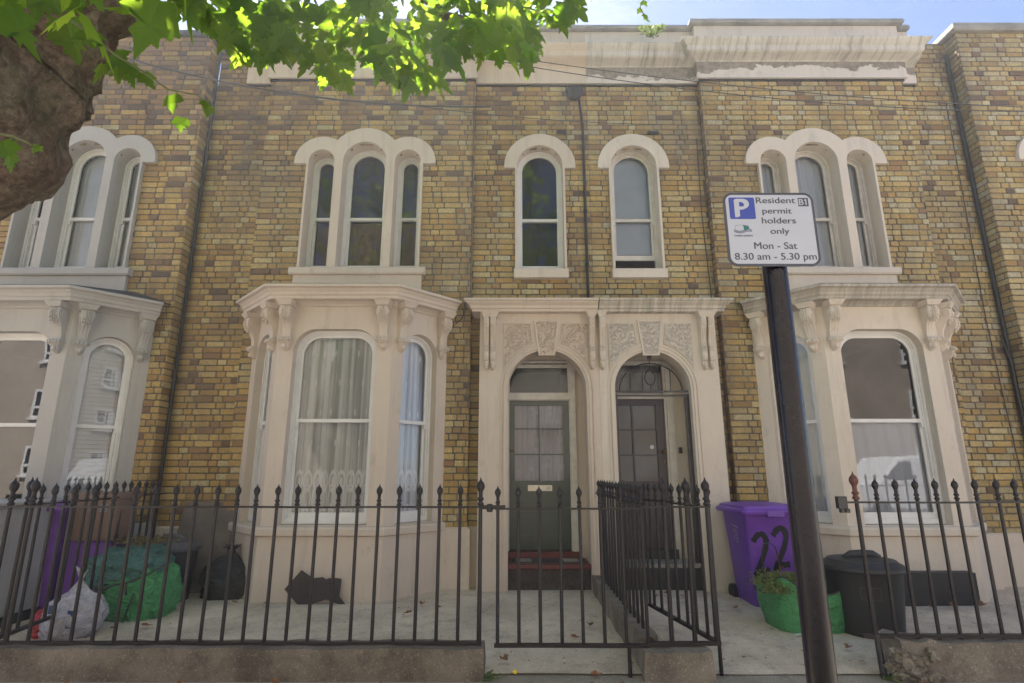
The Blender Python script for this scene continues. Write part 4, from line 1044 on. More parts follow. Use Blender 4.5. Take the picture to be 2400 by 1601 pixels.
# =================================================================== RAILINGS
FIN = [(.0115, 0), (.018, .003), (.0195, .012), (.013, .020), (.012, .028), (.019, .034), (.019, .042), (.012, .050), (.0125, .078), (.017, .088), (.0225, .100), (.0240, .112), (.0215, .125), (.015, .136), (.008, .143), (.0045, .152), (.001, .164)]
def mesh_of(build, name, mats, smooth=True, auto=60):
    mb = MB(); build(mb); ob = mb.build(name, mats, xf=False, smooth=smooth, auto=auto); me = ob.data; bpy.data.objects.remove(ob); return me
def fin_prof(s, h): return [(r * s, z * h) for r, z in FIN]
ZR0, ZR1 = .215, 1.17
me_bar = mesh_of(lambda b: b.lathe([(.0135, ZR0 - .01), (.013, .7), (.0125, ZR1 + .01)], n=10), 'bar', [M['iron']])
me_fin = mesh_of(lambda b: b.lathe(fin_prof(1.0, 1.0), n=14), 'finial', [M['iron']])
me_hbar = mesh_of(lambda b: b.lathe([(.018, ZR0 - .01), (.016, .7), (.015, ZR1 + .01)], n=12), 'bar', [M['iron']])
me_hfin = mesh_of(lambda b: b.lathe(fin_prof(1.35, 1.3), n=16), 'finial', [M['iron']])
me_hfin_r = me_hfin.copy(); me_hfin_r.materials.clear(); me_hfin_r.materials.append(M['rust'])
def put(name, me, parent, loc):
    o = bpy.data.objects.new(name, me); COL.objects.link(o); o.parent = parent; o.location = loc; return o
def railing(name, a, b, xs, heavy=(), label='', cat='railing', group='black iron railings along the front gardens', dz=0, zr=(ZR0, ZR1), ext=(.0, .0), rust=(), lean=0):
    """a,b plan ends; xs distances along; bars with finials as parts"""
    a = Vector((a[0], a[1], 0)); b = Vector((b[0], b[1], 0)); d = (b - a).normalized(); Ln = (b - a).length
    root = empty(name, (a.x, a.y, dz), label, cat, group)
    for z, hh, th, nm in ((zr[0], .012, .019, 'bottom_rail'), (zr[1], .007, .016, 'top_rail')):
        mb = MB(); nseg = max(2, int(Ln / .16)); n = Vector((-d.y, d.x, 0))
        for i in range(nseg):
            s0, s1 = -ext[0] + (Ln + ext[0] + ext[1]) * i / nseg, -ext[0] + (Ln + ext[0] + ext[1]) * (i + 1) / nseg
            q = []
            for s in (s0, s1):
                zz = z + .004 * noise.noise(Vector((s * 1.4 + a.x, z, 3)))
                for u_, v_ in ((-th, -hh), (th, -hh), (th, hh), (-th, hh)): p = a + d * s + n * u_; q.append((p.x, p.y, zz + v_ + dz))
            fs = [(0, 1, 5, 4), (1, 2, 6, 5), (2, 3, 7, 6), (3, 0, 4, 7)]
            if i == 0: fs.append((0, 3, 2, 1))
            if i == nseg - 1: fs.append((4, 5, 6, 7))
            mb.add(q, fs)
        mb.build(nm, M['iron'], root, xf=False)
    for i, s in enumerate(xs):
        p = d * s; hv = i in heavy
        bo = put('bar', me_hbar if hv else me_bar, root, (p.x, p.y, 0))
        bo.rotation_euler = (0, random.uniform(-.006, .006), random.uniform(0, 3))
        bo.scale.z = 1.0
        put('finial', (me_hfin_r if i in rust else me_hfin) if hv else me_fin, bo, (0, 0, ZR1 + (.008 if not hv else .01)))
    return root
YF = 4.40
SP = .157
# long run in front of number 24's yard
n1 = 23
xs = [(-.565 - SP * k) for k in range(21, -1, -1)]
a0 = -9.0
allx = [x for x in xs]
left_more = [-3.87 - SP * k for k in range(0, 9)]
run = sorted([-.402, -.565] + [x for x in xs if x > -3.60 and x < -.6] + [-.242])
run = sorted(set([round(-.242 - SP * k, 3) for k in range(0, 22)]))
run = [x for x in run if x > -3.62]
base = -3.92
xs2 = [x - base for x in ([-3.86, -3.70] + run)]
railing('railing', (base, YF), (-.242, YF), xs2, heavy=(0, 1, len(xs2) - 1), label='long front run of black railings before the peach bay window', ext=(.0, .02))
railing('railing', (-7.0, YF + .0), (base - .03, YF), [.1 + SP * k for k in range(19)], label='black railings at the far left edge before the grey house')
railing('railing', (-3.87, 4.48), (-4.22, 6.86), [SP * k + .1 for k in range(15)], heavy=(0,), label='black side railings dividing the grey house yard from the bagged rubbish yard')
# gate of 24
g = railing('garden_gate', (-.11, YF - .01), (.99, YF - .01), [.005 + SP * k for k in range(8)], label='closed black iron garden gate before the green door', cat='gate', group='iron garden gates', dz=-.012, ext=(.02, .0))
mb = MB(); mb.tube([(.852, YF - .01, -.01), (.852, YF - .01, .22)], [.015, .013], 10); mb.build('gate_pin', M['iron'], g, xf=False, smooth=True, auto=40)
mb = MB(); mb.box(-.225, -.05, YF - .04, YF - .02, 1.155, 1.185); mb.lathe([(.02, -.03), (.026, -.01), (.026, .01), (.02, .03)], -.17, YF - .035, 1.165, 12); mb.build('latch', M['iron'], g, xf=False, bevel=.003)
# front run on the block, and the divider railings
railing('railing', (1.01, YF), (1.515, YF), [.16, .327, .487], heavy=(0, 1, 2), label='short black railing with big ball finials over the stone gate block', ext=(.02, .0))
railing('railing', (1.03, 4.47), (1.03, 6.90), [SP * k + .08 for k in range(15)], label='black railings on the dividing wall leading to the porch', ext=(.05, .03))
g = railing('garden_gate', (1.52, YF + .02), (1.30, 5.62), [.0, .15, .31, .46, .62, .78, .94, 1.10, 1.2], label='black iron garden gate of the dark door standing open inwards', cat='gate', group='iron garden gates', heavy=(), dz=-.005)
mb = MB(); mb.tube([(1.52, YF + .02, -.01), (1.52, YF + .02, .22)], [.015, .013], 10); mb.build('gate_pin', M['iron'], g, xf=False, smooth=True, auto=40)
# right hand run
rx = [2.632 + .1545 * k for k in range(30)]
r_ = railing('railing', (2.55, YF - .02), (7.2, YF - .02), [x - 2.55 + .02 for x in rx], heavy=(0,), rust=(0,), label='black railings with a rusty first finial before the streaked bay at right', dz=.045, zr=(ZR0 + .01, ZR1 - .01), ext=(.0, .0))
mb = MB(); mb.tube([(2.66, 4.36, -.02), (2.655, 4.375, .28)], [.024, .020], 12); mb.build('corner_stay', M['iron2'], r_, xf=False, smooth=True, auto=40)
mb = MB(); mb.box(2.49, 2.56, YF - .05, YF - .005, 1.16, 1.25); mb.lathe([(.02, 0), (.02, .03)], 2.52, YF - .03, 1.13, 12); mb.lathe([(.02, 0), (.02, .03)], 2.56, YF - .03, 1.13, 12); mb.build('gate_hinge', M['iron2'], r_, xf=False, bevel=.003)

# =================================================================== PARKING SIGN
sx_, sy_ = .888, 1.75
SG = empty('parking_sign', (sx_, sy_, 0), 'white resident permit parking sign with blue P on a glossy black pole', 'sign')
mb = MB(); prof = [(.042, -.1), (.0415, .6), (.0405, 1.0), (.0395, 1.5), (.038, 2.33)]; mb.lathe(prof, sx_, sy_, 0, 40); mb.build('pole', M['pole'], SG, smooth=True, auto=60, xf=False)
YS = 1.70
c0 = U(1693, 451, YS); c1 = U(1906, 453, YS); c2 = U(1924, 624, YS); c3 = U(1708, 624, YS)
ux0 = (c0[0] + c3[0]) / 2; ux1 = (c1[0] + c2[0]) / 2; vz0 = (c2[1] + c3[1]) / 2; vz1 = (c0[1] + c1[1]) / 2
SW, SHt = ux1 - ux0, vz1 - vz0
def rrect(x0, x1, z0, z1, r, n=8):
    p = []
    for cx, cz, a in ((x1 - r, z0 + r, -90), (x1 - r, z1 - r, 0), (x0 + r, z1 - r, 90), (x0 + r, z0 + r, 180)):
        p += [(cx + r * math.cos(R(a + 90 * k / n)), cz + r * math.sin(R(a + 90 * k / n))) for k in range(n + 1)]
    return p
fs_ = Fr(ux0, YS)
mb = MB(); plate(mb, fs_, rrect(0, SW, vz0, vz1, .032), [], 0, -.003); plt = mb.build('sign_plate', M['signgrey'], SG, xf=False)
mb = MB(); plate(mb, fs_, rrect(.0085, SW - .0085, vz0 + .0085, vz1 - .0085, .024), [], .0006, .0001); mb.build('sign_face', M['signwhite'], plt, xf=False)
ku = SW / .31; kv = SHt / .265
def T(s, u0, u1, v, cap, m='signgrey', o=.0010, bold=.0006):
    for i, d_ in enumerate((-bold, -bold * .5, 0, bold * .5, bold) if bold > .002 else (-bold, 0, bold)): text(s, plt, fs_, u0 * ku + d_, u1 * ku + d_, vz0 + v * kv + (d_ * .5), cap * 1.06 * kv, o + .00004 * i, M[m])
mb = MB(); plate(mb, fs_, rrect(.019 * ku, .107 * ku, vz0 + .168 * kv, vz0 + .247 * kv, .005), [], .0011, .0007); mb.build('blue_square', M['signblue'], plt, xf=False)
T('P', .040, .084, .176, .062, 'signwhite', .0015, .0035)
T('Resident', .113, .247, .226, .0205); T('permit', .131, .231, .188, .0195); T('holders', .126, .241, .152, .0205); T('only', .151, .215, .1145, .0195)
T('Mon - Sat', .091, .235, .0605, .0225); T('8.30 am - 5.30 pm', .0225, .2955, .0225, .0225)
mb = MB(); plate(mb, fs_, rect(.257 * ku, .292 * ku, vz0 + .2145 * kv, vz0 + .2455 * kv), [], .0011, .0007); mb.build('zone_square', M['signgrey'], plt, xf=False)
T('B', .260, .275, .2195, .0205, 'signwhite', .0015, .0006)
mb = MB(); plate(mb, fs_, [(a * ku, vz0 + b * kv) for a, b in ((.2815, .2195), (.2855, .2195), (.2855, .2412), (.2825, .2412), (.2775, .2372), (.2785, .2345), (.2815, .2365))], [], .0016, .0012); mb.build('lettering', M['signwhite'], plt, xf=False)
mb = MB()
def q4(pts, m=0): plate(mb, fs_, [(a * ku, vz0 + b * kv) for a, b in pts], [], .0011, .0007, m=m)
q4([(.063, .126), (.081, .134), (.078, .143), (.060, .147)], 0)
for k in range(3):
    top = [(.028 + .06 * t, .1285 - .0035 * k + .0035 * math.sin(t * 6.3 + 2.6)) for t in [i / 14 for i in range(15)]]
    q4(top + [(a, b - .0017) for a, b in top[::-1]], 1)
q4([(.033, .131), (.0337, .131), (.0347, .143), (.034, .143)], 1); q4([(.034, .1437), (.058, .1463), (.058, .147), (.034, .1445)], 1)
mb.build('council_emblem', [M['signteal'], M['signnavy']], plt, xf=False)
T('TOWER HAMLETS', .0265, .089, .1045, .0055, 'signnavy', .0012, .0002)
mb = MB(); mb.box(sx_ - .055, sx_ + .055, 1.704, 1.716, vz0 + .06, vz0 + .085); mb.box(sx_ - .055, sx_ + .055, 1.704, 1.716, vz0 + .18, vz0 + .205)
mb.build('bracket', M['iron2'], SG, xf=False)

# =================================================================== WHEELIE BINS
def wheelie(label, x, y, rot, w=.56, d=.62, h=1.03, m=None, number=None, lid_open=0):
    m = m or M['purple']
    root = empty('wheelie_bin', (x, y, 0), label, 'wheelie bin', 'purple wheelie bins'); root.rotation_euler.z = rot
    def part(name, mb, mt, **k): return mb.build(name, mt, None, xf=False, **k)
    mb = MB()
    secs = [(.0, .70, .66, .0), (.02, .74, .70, .0), (.6, .86, .86, 0), (.88, .93, .95, 0), (.90, .99, 1.0, 0), (.925, 1.0, 1.02, 0)]
    vs = []; n = 6
    for t, sw, sd_, _ in secs:
        W_, D_ = w * sw / 2, d * sd_ / 2; r = .045
        ring = rrect(-W_, W_, -D_, D_, r, 4)
        vs += [(a, b + (1 - sd_) * d * .0, t * h / .925 * .925) for a, b in ring]
    k = len(ring); L_ = len(secs)
    fs = [(i * k + j, i * k + (j + 1) % k, (i + 1) * k + (j + 1) % k, (i + 1) * k + j) for i in range(L_ - 1) for j in range(k)] + [tuple(range(k))]
    mb.add(vs, fs); ob = part('body', mb, m, smooth=True, auto=40); ob.parent = root
    mb = MB(); W_, D_ = w * .52, d * .53; z = h * .925
    ring = lambda s, zz, dy=0: [(a, b + dy, zz) for a, b in rrect(-W_ * s, W_ * s, -D_ * s, D_ * s, .05 * s, 4)]
    lid = [ring(1.06, z - .035), ring(1.08, z - .01), ring(1.05, z + .01), ring(.98, z + .022), ring(.96, z + .045), ring(.80, z + .062), ring(.4, z + .072)]
    k = len(lid[0]); vs = [p for r_2 in lid for p in r_2]
    fs = [(i * k + j, i * k + (j + 1) % k, (i + 1) * k + (j + 1) % k, (i + 1) * k + j) for i in range(len(lid) - 1) for j in range(k)] + [tuple((len(lid) - 1) * k + j for j in range(k))]
    mb.add(vs, fs)
    mb.box(-.09, .09, -D_ * 1.12, -D_ * .95, z - .055, z + .005)
    ob = part('lid', mb, m, smooth=True, auto=35); ob.parent = root
    for s in (-1, 1):
        mb = MB(); mb.tube([(s * (w * .36), d * .40, .09), (s * (w * .36 + .05), d * .40, .09)], .09, 18)
        ob = part('wheel', mb, M['dustbin'], smooth=True, auto=40); ob.parent = root
    mb = MB(); mb.tube([(-w * .4, d * .56, z - .02), (w * .4, d * .56, z - .02)], .015, 8); ob = part('handle', mb, m, smooth=True); ob.parent = root
    return root
wb1 = wheelie('purple wheelie bin sprayed with a black 22 beside the right porch pillar', 2.80, 6.50, R(2), w=.64, d=.66, h=1.10, number='22')
def ribbon(mb, pts, w_, y, n=2, seed=0):
    P = [Vector((p[0], p[1])) for p in pts]; Q = []
    for i in range(len(P) - 1):
        for k in range(6):
            t = k / 6; p0 = P[max(i - 1, 0)]; p1 = P[i]; p2 = P[i + 1]; p3 = P[min(i + 2, len(P) - 1)]
            Q.append(.5 * ((2 * p1) + (-p0 + p2) * t + (2 * p0 - 5 * p1 + 4 * p2 - p3) * t * t + (-p0 + 3 * p1 - 3 * p2 + p3) * t ** 3))
    Q.append(P[-1]); rg = random.Random(seed)
    L1, R1 = [], []
    for i, q in enumerate(Q):
        d = (Q[min(i + 1, len(Q) - 1)] - Q[max(i - 1, 0)]).normalized(); nrm = Vector((-d.y, d.x)); ww = w_ * (1 + rg.uniform(-.15, .15))
        L1.append(q + nrm * ww); R1.append(q - nrm * ww)
    vs = [(p.x, y(p.y), p.y) for p in L1 + R1]; n_ = len(Q)
    mb.add(vs, [(i, i + 1, n_ + i + 1, n_ + i) for i in range(n_ - 1)])
def fy(z):   # front face of the tapered bin body
    t = z / 1.10
    s = .70 + (.86 - .70) * min(1, t / .6) if t < .6 else .86 + (.95 - .86) * (t - .6) / .28
    return -(.66 * s / 2) - .004
mb = MB()
two = [(-.105, .655), (-.065, .70), (-.015, .705), (.01, .655), (-.01, .58), (-.05, .50), (-.095, .42), (-.045, .445), (.03, .455)]
ribbon(mb, [(x * 1.25 - .10, (z - .56) * 1.45 + .56) for x, z in two], .030, fy, seed=1); ribbon(mb, [(x * 1.25 + .12, (z - .56) * 1.45 + .62) for x, z in two], .030, fy, seed=2)
for i_, (dx_, dz_) in enumerate(((-.10, .0), (.12, .06))):
    rgn = random.Random(40 + i_)
    for x, z in two:
        for _ in range(9):
            a_ = rgn.uniform(0, 6.3); r_0 = rgn.uniform(.012, .034); px_, pz_ = x * 1.25 + dx_ + r_0 * math.cos(a_), (z - .56) * 1.45 + .56 + dz_ + r_0 * math.sin(a_); s_ = rgn.uniform(.0015, .0035)
            mb.add([(px_ + s_ * math.cos(k), fy(pz_) - .0005, pz_ + s_ * math.sin(k)) for k in (0, 1.5, 3.1, 4.7)], [(0, 1, 2, 3)])
ob = mb.build('painted_number', M['spray'], None, xf=False, recalc=False); ob.parent = wb1
mb = MB(); rgn = random.Random(5)
def sxf(z):
    t = z / 1.06; s = .70 + (.86 - .70) * min(1, t / .6) if t < .6 else .86 + (.93 - .86) * (t - .6) / .28
    return -(.64 * s / 2) - .003
for k in range(7):
    z = .80 - .022 * k
    mb.add([(sxf(z), -.05 - .002 * k, z), (sxf(z), .05 + .03 * math.sin(k * 2), z), (sxf(z - .01), .05 + .03 * math.sin(k * 2), z - .010), (sxf(z - .01), -.05, z - .010)], [(0, 1, 2, 3)])
mb.add([(sxf(.84), -.09, .83), (sxf(.84), .08, .85), (sxf(.84), .09, .84), (sxf(.84), -.08, .815)], [(0, 1, 2, 3)])
ob = mb.build('printed_mark', M['print'], None, xf=False, recalc=False); ob.parent = wb1
wheelie('purple wheelie bin behind the left railings in front of the grey bay', -4.88, 6.12, R(4), w=.56, d=.58, h=1.16, m=M['dkpurple'])
# low purple crate with the brown tub on it
mb = MB(); mb.box(-4.62, -4.12, 5.95, 6.35, 0, .74); tag(mb.build('storage_crate', M['dkpurple'], bevel=.03, xf=False), 'purple plastic box under the brown tub behind the side railings', 'crate')
tb = empty('brown_tub', (-4.33, 6.08, .742), 'brown plastic tub with a wide rim standing on the purple box', 'tub')
mb = MB(); secs = [(.0, .80), (.03, .84), (.40, .97), (.41, 1.03), (.47, 1.05), (.475, 1.0)]; vs = []
for zz, s in secs: vs += [(-4.33 + a, 6.08 + b, .742 + zz) for a, b in rrect(-.27 * s, .27 * s, -.2 * s, .2 * s, .06 * s, 5)]
k = 24; vs_n = len(vs) // len(secs); k = vs_n
mb.add(vs, [(i * k + j, i * k + (j + 1) % k, (i + 1) * k + (j + 1) % k, (i + 1) * k + j) for i in range(len(secs) - 1) for j in range(k)] + [tuple(range(k)), tuple((len(secs) - 1) * k + j for j in range(k))])
mb.build('body', M['brown'], tb, smooth=True, auto=35, xf=False)
mb = MB(); mb.tube([(-4.6, 5.95, 1.2), (-4.55, 5.86, 1.12), (-4.5, 5.86, 1.0)], .012, 8); mb.build('handle', M['dustbin'], tb, xf=False)
mb = MB()
for k in range(5): mb.add([(-4.23, 5.868 + .0, 1.10 - k * .016), (-4.15 + .01 * math.sin(k * 3), 5.868, 1.10 - k * .016), (-4.15, 5.868, 1.092 - k * .016), (-4.22, 5.868, 1.092 - k * .016)], [(0, 1, 2, 3)])
mb.build('printed_mark', M['print'], tb, xf=False, recalc=False)
# grey cupboard at the left edge
cb = empty('storage_cupboard', (-5.4, 5.7, 0), 'pale grey painted garden storage box on a black base at the left edge', 'cupboard')
mb = MB(); mb.box(-6.2, -4.72, 5.15, 6.0, .12, 1.10); mb.build('body', M['grey26'], cb, xf=False, bevel=.008)
mb = MB(); mb.box(-6.24, -4.68, 5.11, 6.04, 1.10, 1.15); mb.build('lid', M['grey26'], cb, xf=False, bevel=.01)
mb = MB(); mb.box(-6.2, -4.70, 5.13, 6.02, 0, .12); mb.build('base', M['black_paint'], cb, xf=False)

# round dustbins
def dustbin(label, x, y, r, h, lidm, handle=True):
    root = empty('dustbin', (x, y, 0), label, 'dustbin', 'round black plastic dustbins')
    mb = MB(); mb.lathe([(r * .80, 0), (r * .82, .02), (r * .90, h * .5), (r * .905, h * .52), (r * .97, h * .9), (r, h * .93), (r, h)], x, y, 0, 40)
    mb.build('body', M['dustbin'], root, smooth=True, auto=35, xf=False)
    mb = MB(); mb.lathe([(r * 1.05, -.05), (r * 1.09, -.03), (r * 1.08, -.005), (r * 1.0, .012), (r * .9, .03), (r * .86, .045), (r * .5, .062), (0.001, .068)], x, y, h, 40, cap=False)
    lo = mb.build('lid', lidm, root, smooth=True, auto=35, xf=False)
    if handle:
        mb = MB(); 
        P = [(x - r * .5, y - .02, h + .05), (x - r * .32, y - .02, h + .085), (x, y - .02, h + .092), (x + r * .32, y - .02, h + .085), (x + r * .5, y - .02, h + .05)]
        mb.tube(P, [.018, .02, .02, .02, .018], 8, flat=1.8); mb.build('handle', lidm, lo, smooth=True, xf=False)
        mb = MB(); 
        for a_ in (0, math.pi):
            pass
    return root
db = dustbin('round black dustbin with a handled lid beside the green bag on the right', 3.24, 5.42, .325, .60, M['dustbin'])
mb = MB(); 
for a0_, a1_, z0_, z1_ in ((R(232), R(262), .34, .345), (R(232), R(262), .44, .445), (R(232), R(233), .34, .445), (R(261), R(262), .34, .445)):
    n_ = 6; vs = []
    for k in range(n_ + 1):
        a_ = a0_ + (a1_ - a0_) * k / n_
        for z_ in (z0_, z1_):
            r_2 = .325 * (.90 + .07 * (z_ - .31) / .23) + .003; vs.append((3.24 + r_2 * math.cos(a_), 5.42 + r_2 * math.sin(a_), z_))
    mb.add(vs, [(2 * k, 2 * k + 2, 2 * k + 3, 2 * k + 1) for k in range(n_)])
mb.build('embossed_frame', M['greylid'], db, xf=False, recalc=False)
dustbin('black dustbin with a dusty grey lid behind the green garden sack at left', -3.83, 6.55, .27, .62, M['greylid'], handle=True)

# =================================================================== BAGS
def bag(name, label, c, r, m, seed, top=None, group=None, cat='bag', sq=2.6, amp=.10, neck=0, n=40, lean=(0, 0), parent=None, flatten=.75):
    mb = MB(); vs = []; N, Mn = n, n * 2
    for i in range(N + 1):
        ph = math.pi * i / N
        for k in range(Mn):
            t = 2 * math.pi * k / Mn
            d = Vector((math.sin(ph) * math.cos(t), math.sin(ph) * math.sin(t), math.cos(ph)))
            e = 2 / sq
            sp = lambda a: math.copysign(abs(a) ** e, a)
            q = Vector((sp(d.x), sp(d.y), d.z if d.z > 0 else sp(d.z)))
            f = 1 + amp * noise.fractal(d * 2.2 + Vector((seed, 0, 0)), 1, 2, 3) + amp * .45 * noise.ridged_multi_fractal(d * 3.5 + Vector((seed, 3, 0)), .9, 2, 3, 1, 1) - amp * .4
            z = q.z * f * r[2]
            if neck and d.z > .75: 
                s = (d.z - .75) / .25; q.x *= 1 - .75 * s; q.y *= 1 - .75 * s; z += neck * s * s
            x, y = q.x * f * r[0], q.y * f * r[1]
            zz = z + r[2] * flatten
            if zz < 0: zz = zz * .05
            vs.append((c[0] + x + lean[0] * zz, c[1] + y + lean[1] * zz, c[2] + zz))
    fs = [(i * Mn + k, i * Mn + (k + 1) % Mn, (i + 1) * Mn + (k + 1) % Mn, (i + 1) * Mn + k) for i in range(N) for k in range(Mn)]
    mb.add(vs, fs)
    ob = mb.build(name, m, parent, smooth=True, xf=False)
    if not parent: tag(ob, label, cat, group)
    return ob
def leaf_bits(mb, c, r, n, size, seed, up=.5, long=1.0):
    rg = random.Random(seed); mb.usernd = True
    for _ in range(n):
        p = Vector((c[0] + rg.gauss(0, r[0] * .5), c[1] + rg.gauss(0, r[1] * .5), c[2] + abs(rg.gauss(0, r[2] * .5))))
        d = Vector((rg.uniform(-1, 1), rg.uniform(-1, 1), rg.uniform(-.3, 1) * up)).normalized(); s = d.cross(Vector((rg.random(), rg.random(), rg.random()))).normalized()
        l = size * rg.uniform(.6, 1.5) * long; w_ = size * rg.uniform(.2, .45)
        mb.add([p, p + d * l * .5 + s * w_, p + d * l, p + d * l * .5 - s * w_], [(0, 1, 2, 3)], 0, (rg.random(), rg.random(), 0))
# --- left yard
g1 = empty('garden_sack', (-3.75, 5.95, 0), 'bulging bright green garden waste sack with a teal upper bag, behind the left railings', 'sack')
bag('sack_body', '', (-3.76, 5.98, 0), (.33, .29, .32), M['gbag'], 3, parent=g1, sq=3.0, amp=.13, n=44, flatten=.7)
bag('teal_bag', '', (-3.90, 6.02, .30), (.36, .31, .22), M['tbag'], 8, parent=g1, sq=3.2, amp=.16, n=44, flatten=.72)
mb = MB(); mb.tube([(-3.98, 5.66, .36), (-3.9, 5.63, .33), (-3.8, 5.62, .38), (-3.7, 5.64, .39), (-3.55, 5.70, .45), (-3.42, 5.85, .55)], .010, 6)
mb.tube([(-3.70, 5.65, .38), (-3.69, 5.64, .32), (-3.68, 5.645, .28)], .018, 6, flat=.4); mb.tube([(-3.62, 5.665, .30), (-3.66, 5.66, .15), (-3.70, 5.68, .03)], .007, 5)
mb.build('sack_webbing', M['webbing'], g1, xf=False)
mb = MB(); leaf_bits(mb, (-3.88, 6.08, .70), (.36, .22, .06), 420, .035, 4); mb.build('dry_clippings', M['dryleaf'], g1, xf=False, recalc=False)
cbg = empty('carrier_bag', (-4.0, 5.30, 0), 'knotted translucent white rubbish bag with a red bag showing, at the front left', 'bag')
bag('bag_body', '', (-3.92, 5.32, 0), (.25, .19, .22), M['wbag'], 14, parent=cbg, sq=2.2, amp=.11, neck=.12, n=36, lean=(.05, 0))
mb = MB(); mb.tube([(-3.89, 5.32, .42), (-3.90, 5.31, .50), (-3.92, 5.30, .57), (-3.95, 5.30, .60)], [.02, .014, .022, .004], 8, flat=.5); mb.tube([(-3.89, 5.32, .46), (-3.86, 5.31, .54), (-3.84, 5.31, .57)], [.012, .012, .003], 8, flat=.5); mb.build('knot', M['wbag'], cbg, xf=False, smooth=True)
bag('red_bag', '', (-4.14, 5.32, 0), (.11, .13, .14), M['redbag'], 17, parent=cbg, sq=2.2, amp=.2, n=20)
mb = MB(); mb.box(-3.99, -3.93, 5.118, 5.121, .24, .31); mb.box(-3.84, -3.78, 5.15, 5.155, .12, .26, rot=.2); ob = mb.build('packaging', M['signnavy'], cbg, xf=False)
bbg = empty('bin_bag', (-3.22, 6.72, 0), 'shiny tied black bin liner beside the peach bay', 'bag')
bag('bag_body', '', (-3.23, 6.72, 0), (.30, .22, .27), M['bbag'], 23, parent=bbg, sq=2.3, amp=.18, neck=.05, n=48, flatten=.8)
mb = MB(); rgn = random.Random(3)
for k in range(9):
    a_ = k * .7; mb.tube([(-3.23, 6.72, .53), (-3.23 + .05 * math.cos(a_), 6.72 + .05 * math.sin(a_), .58), (-3.23 + .10 * math.cos(a_), 6.70 + .09 * math.sin(a_), .60 + rgn.uniform(-.02, .03))], [.02, .03, .006], 6, flat=.4)
mb.build('knot', M['bbag'], bbg, xf=False, smooth=True)
# stone slab leaning on the wall
mb = MB(); vs = [(-4.12, 6.86, 0), (-3.44, 6.88, 0), (-3.40, 7.10, 1.06), (-4.06, 7.10, 1.05), (-4.12, 6.92, 0), (-3.44, 6.94, 0), (-3.40, 7.15, 1.06), (-4.06, 7.15, 1.05)]
mb.add(vs, [(0, 1, 2, 3), (4, 5, 6, 7), (0, 1, 5, 4), (1, 2, 6, 5), (2, 3, 7, 6), (3, 0, 4, 7)]); tag(mb.build('stone_slab', M['slab'], bevel=.01, xf=False), 'tall worn stone slab leaning against the brick wall behind the dustbin', 'slab')
# torn mat leaning on the bay base
fm = Fr(0, 6.41)
mb = MB(); plate(mb, fm, [(-2.27, .012), (-2.10, .06), (-2.0, .09), (-1.76, .012), (-1.86, .12), (-1.855, .29), (-1.90, .30), (-1.99, .30), (-2.02, .285), (-2.06, .31), (-2.16, .30), (-2.22, .33), (-2.30, .38), (-2.46, .19)], [], .012, -.0)
v0 = [(x, y - .10 * max(0, .4 - z) , z) for x, y, z in mb.v]; mb.v = v0
tag(mb.build('torn_mat', M['rubber'], xf=False), 'torn dark rubber mat propped against the base of the peach bay', 'mat')
# --- right yard
g2 = empty('garden_sack', (2.75, 5.6, 0), 'open green garden sack of cuttings with loop handles beside the parking pole', 'sack')
mb = MB(); vs = []; nA, nH = 64, 16
cxg, cyg = 2.74, 5.60
for j in range(nH + 1):
    t = j / nH; zz = .42 * t
    for k in range(nA):
        a = 2 * math.pi * k / nA; e = 2 / 3.2
        sp = lambda v: math.copysign(abs(v) ** e, v)
        rx_, ry_ = .31 + .05 * t, .26 + .04 * t
        f = 1 + .05 * math.sin(a * 3 + 1) * t + .035 * noise.noise(Vector((math.cos(a) * 2, math.sin(a) * 2, t * 3)))
        bulge = 1 + .06 * math.sin(t * math.pi)
        edge = .06 * math.sin(a * 2 + .4) * t * t + .03 * math.sin(a * 5) * t * t
        vs.append((cxg + sp(math.cos(a)) * rx_ * f * bulge, cyg + sp(math.sin(a)) * ry_ * f * bulge, zz + edge))
fs = [(j * nA + k, j * nA + (k + 1) % nA, (j + 1) * nA + (k + 1) % nA, (j + 1) * nA + k) for j in range(nH) for k in range(nA)] + [tuple(range(nA))]
mb.add(vs, fs); mb.build('sack_body', M['gbag'], g2, smooth=True, xf=False, recalc=False)
mb = MB(); P = vs[nH * nA:(nH + 1) * nA]; mb.tube(P + [P[0]], .007, 5, caps=False)
mb.tube([(2.52, 5.84, .45), (2.50, 5.83, .62), (2.53, 5.83, .72), (2.58, 5.83, .74), (2.64, 5.83, .70), (2.66, 5.83, .60), (2.67, 5.84, .46)], .012, 6, flat=.4)
mb.tube([(3.0, 5.45, .47), (3.04, 5.38, .36), (3.06, 5.36, .2), (3.08, 5.36, .1)], .014, 6, flat=.5); mb.tube([(2.60, 5.375, .40), (2.63, 5.375, .2), (2.66, 5.385, .02)], .006, 5)
mb.tube([(2.36, 5.5, .42), (2.31, 5.46, .44), (2.33, 5.44, .48), (2.40, 5.46, .47)], .005, 5)
mb.build('sack_webbing', M['webbing'], g2, xf=False)
mb = MB(); mb.blob((2.70, 5.66, .32), (.32, .26, .1), 10, jit=.3); mb.build('soil', M['dark_step'], g2, xf=False, smooth=True)
mb = MB(); leaf_bits(mb, (2.55, 5.55, .40), (.26, .18, .08), 1700, .030, 6); leaf_bits(mb, (2.44, 5.36, .36), (.16, .08, .08), 1100, .028, 7); mb.build('cuttings', M['cutgrass'], g2, xf=False, recalc=False)
rgn = random.Random(6)
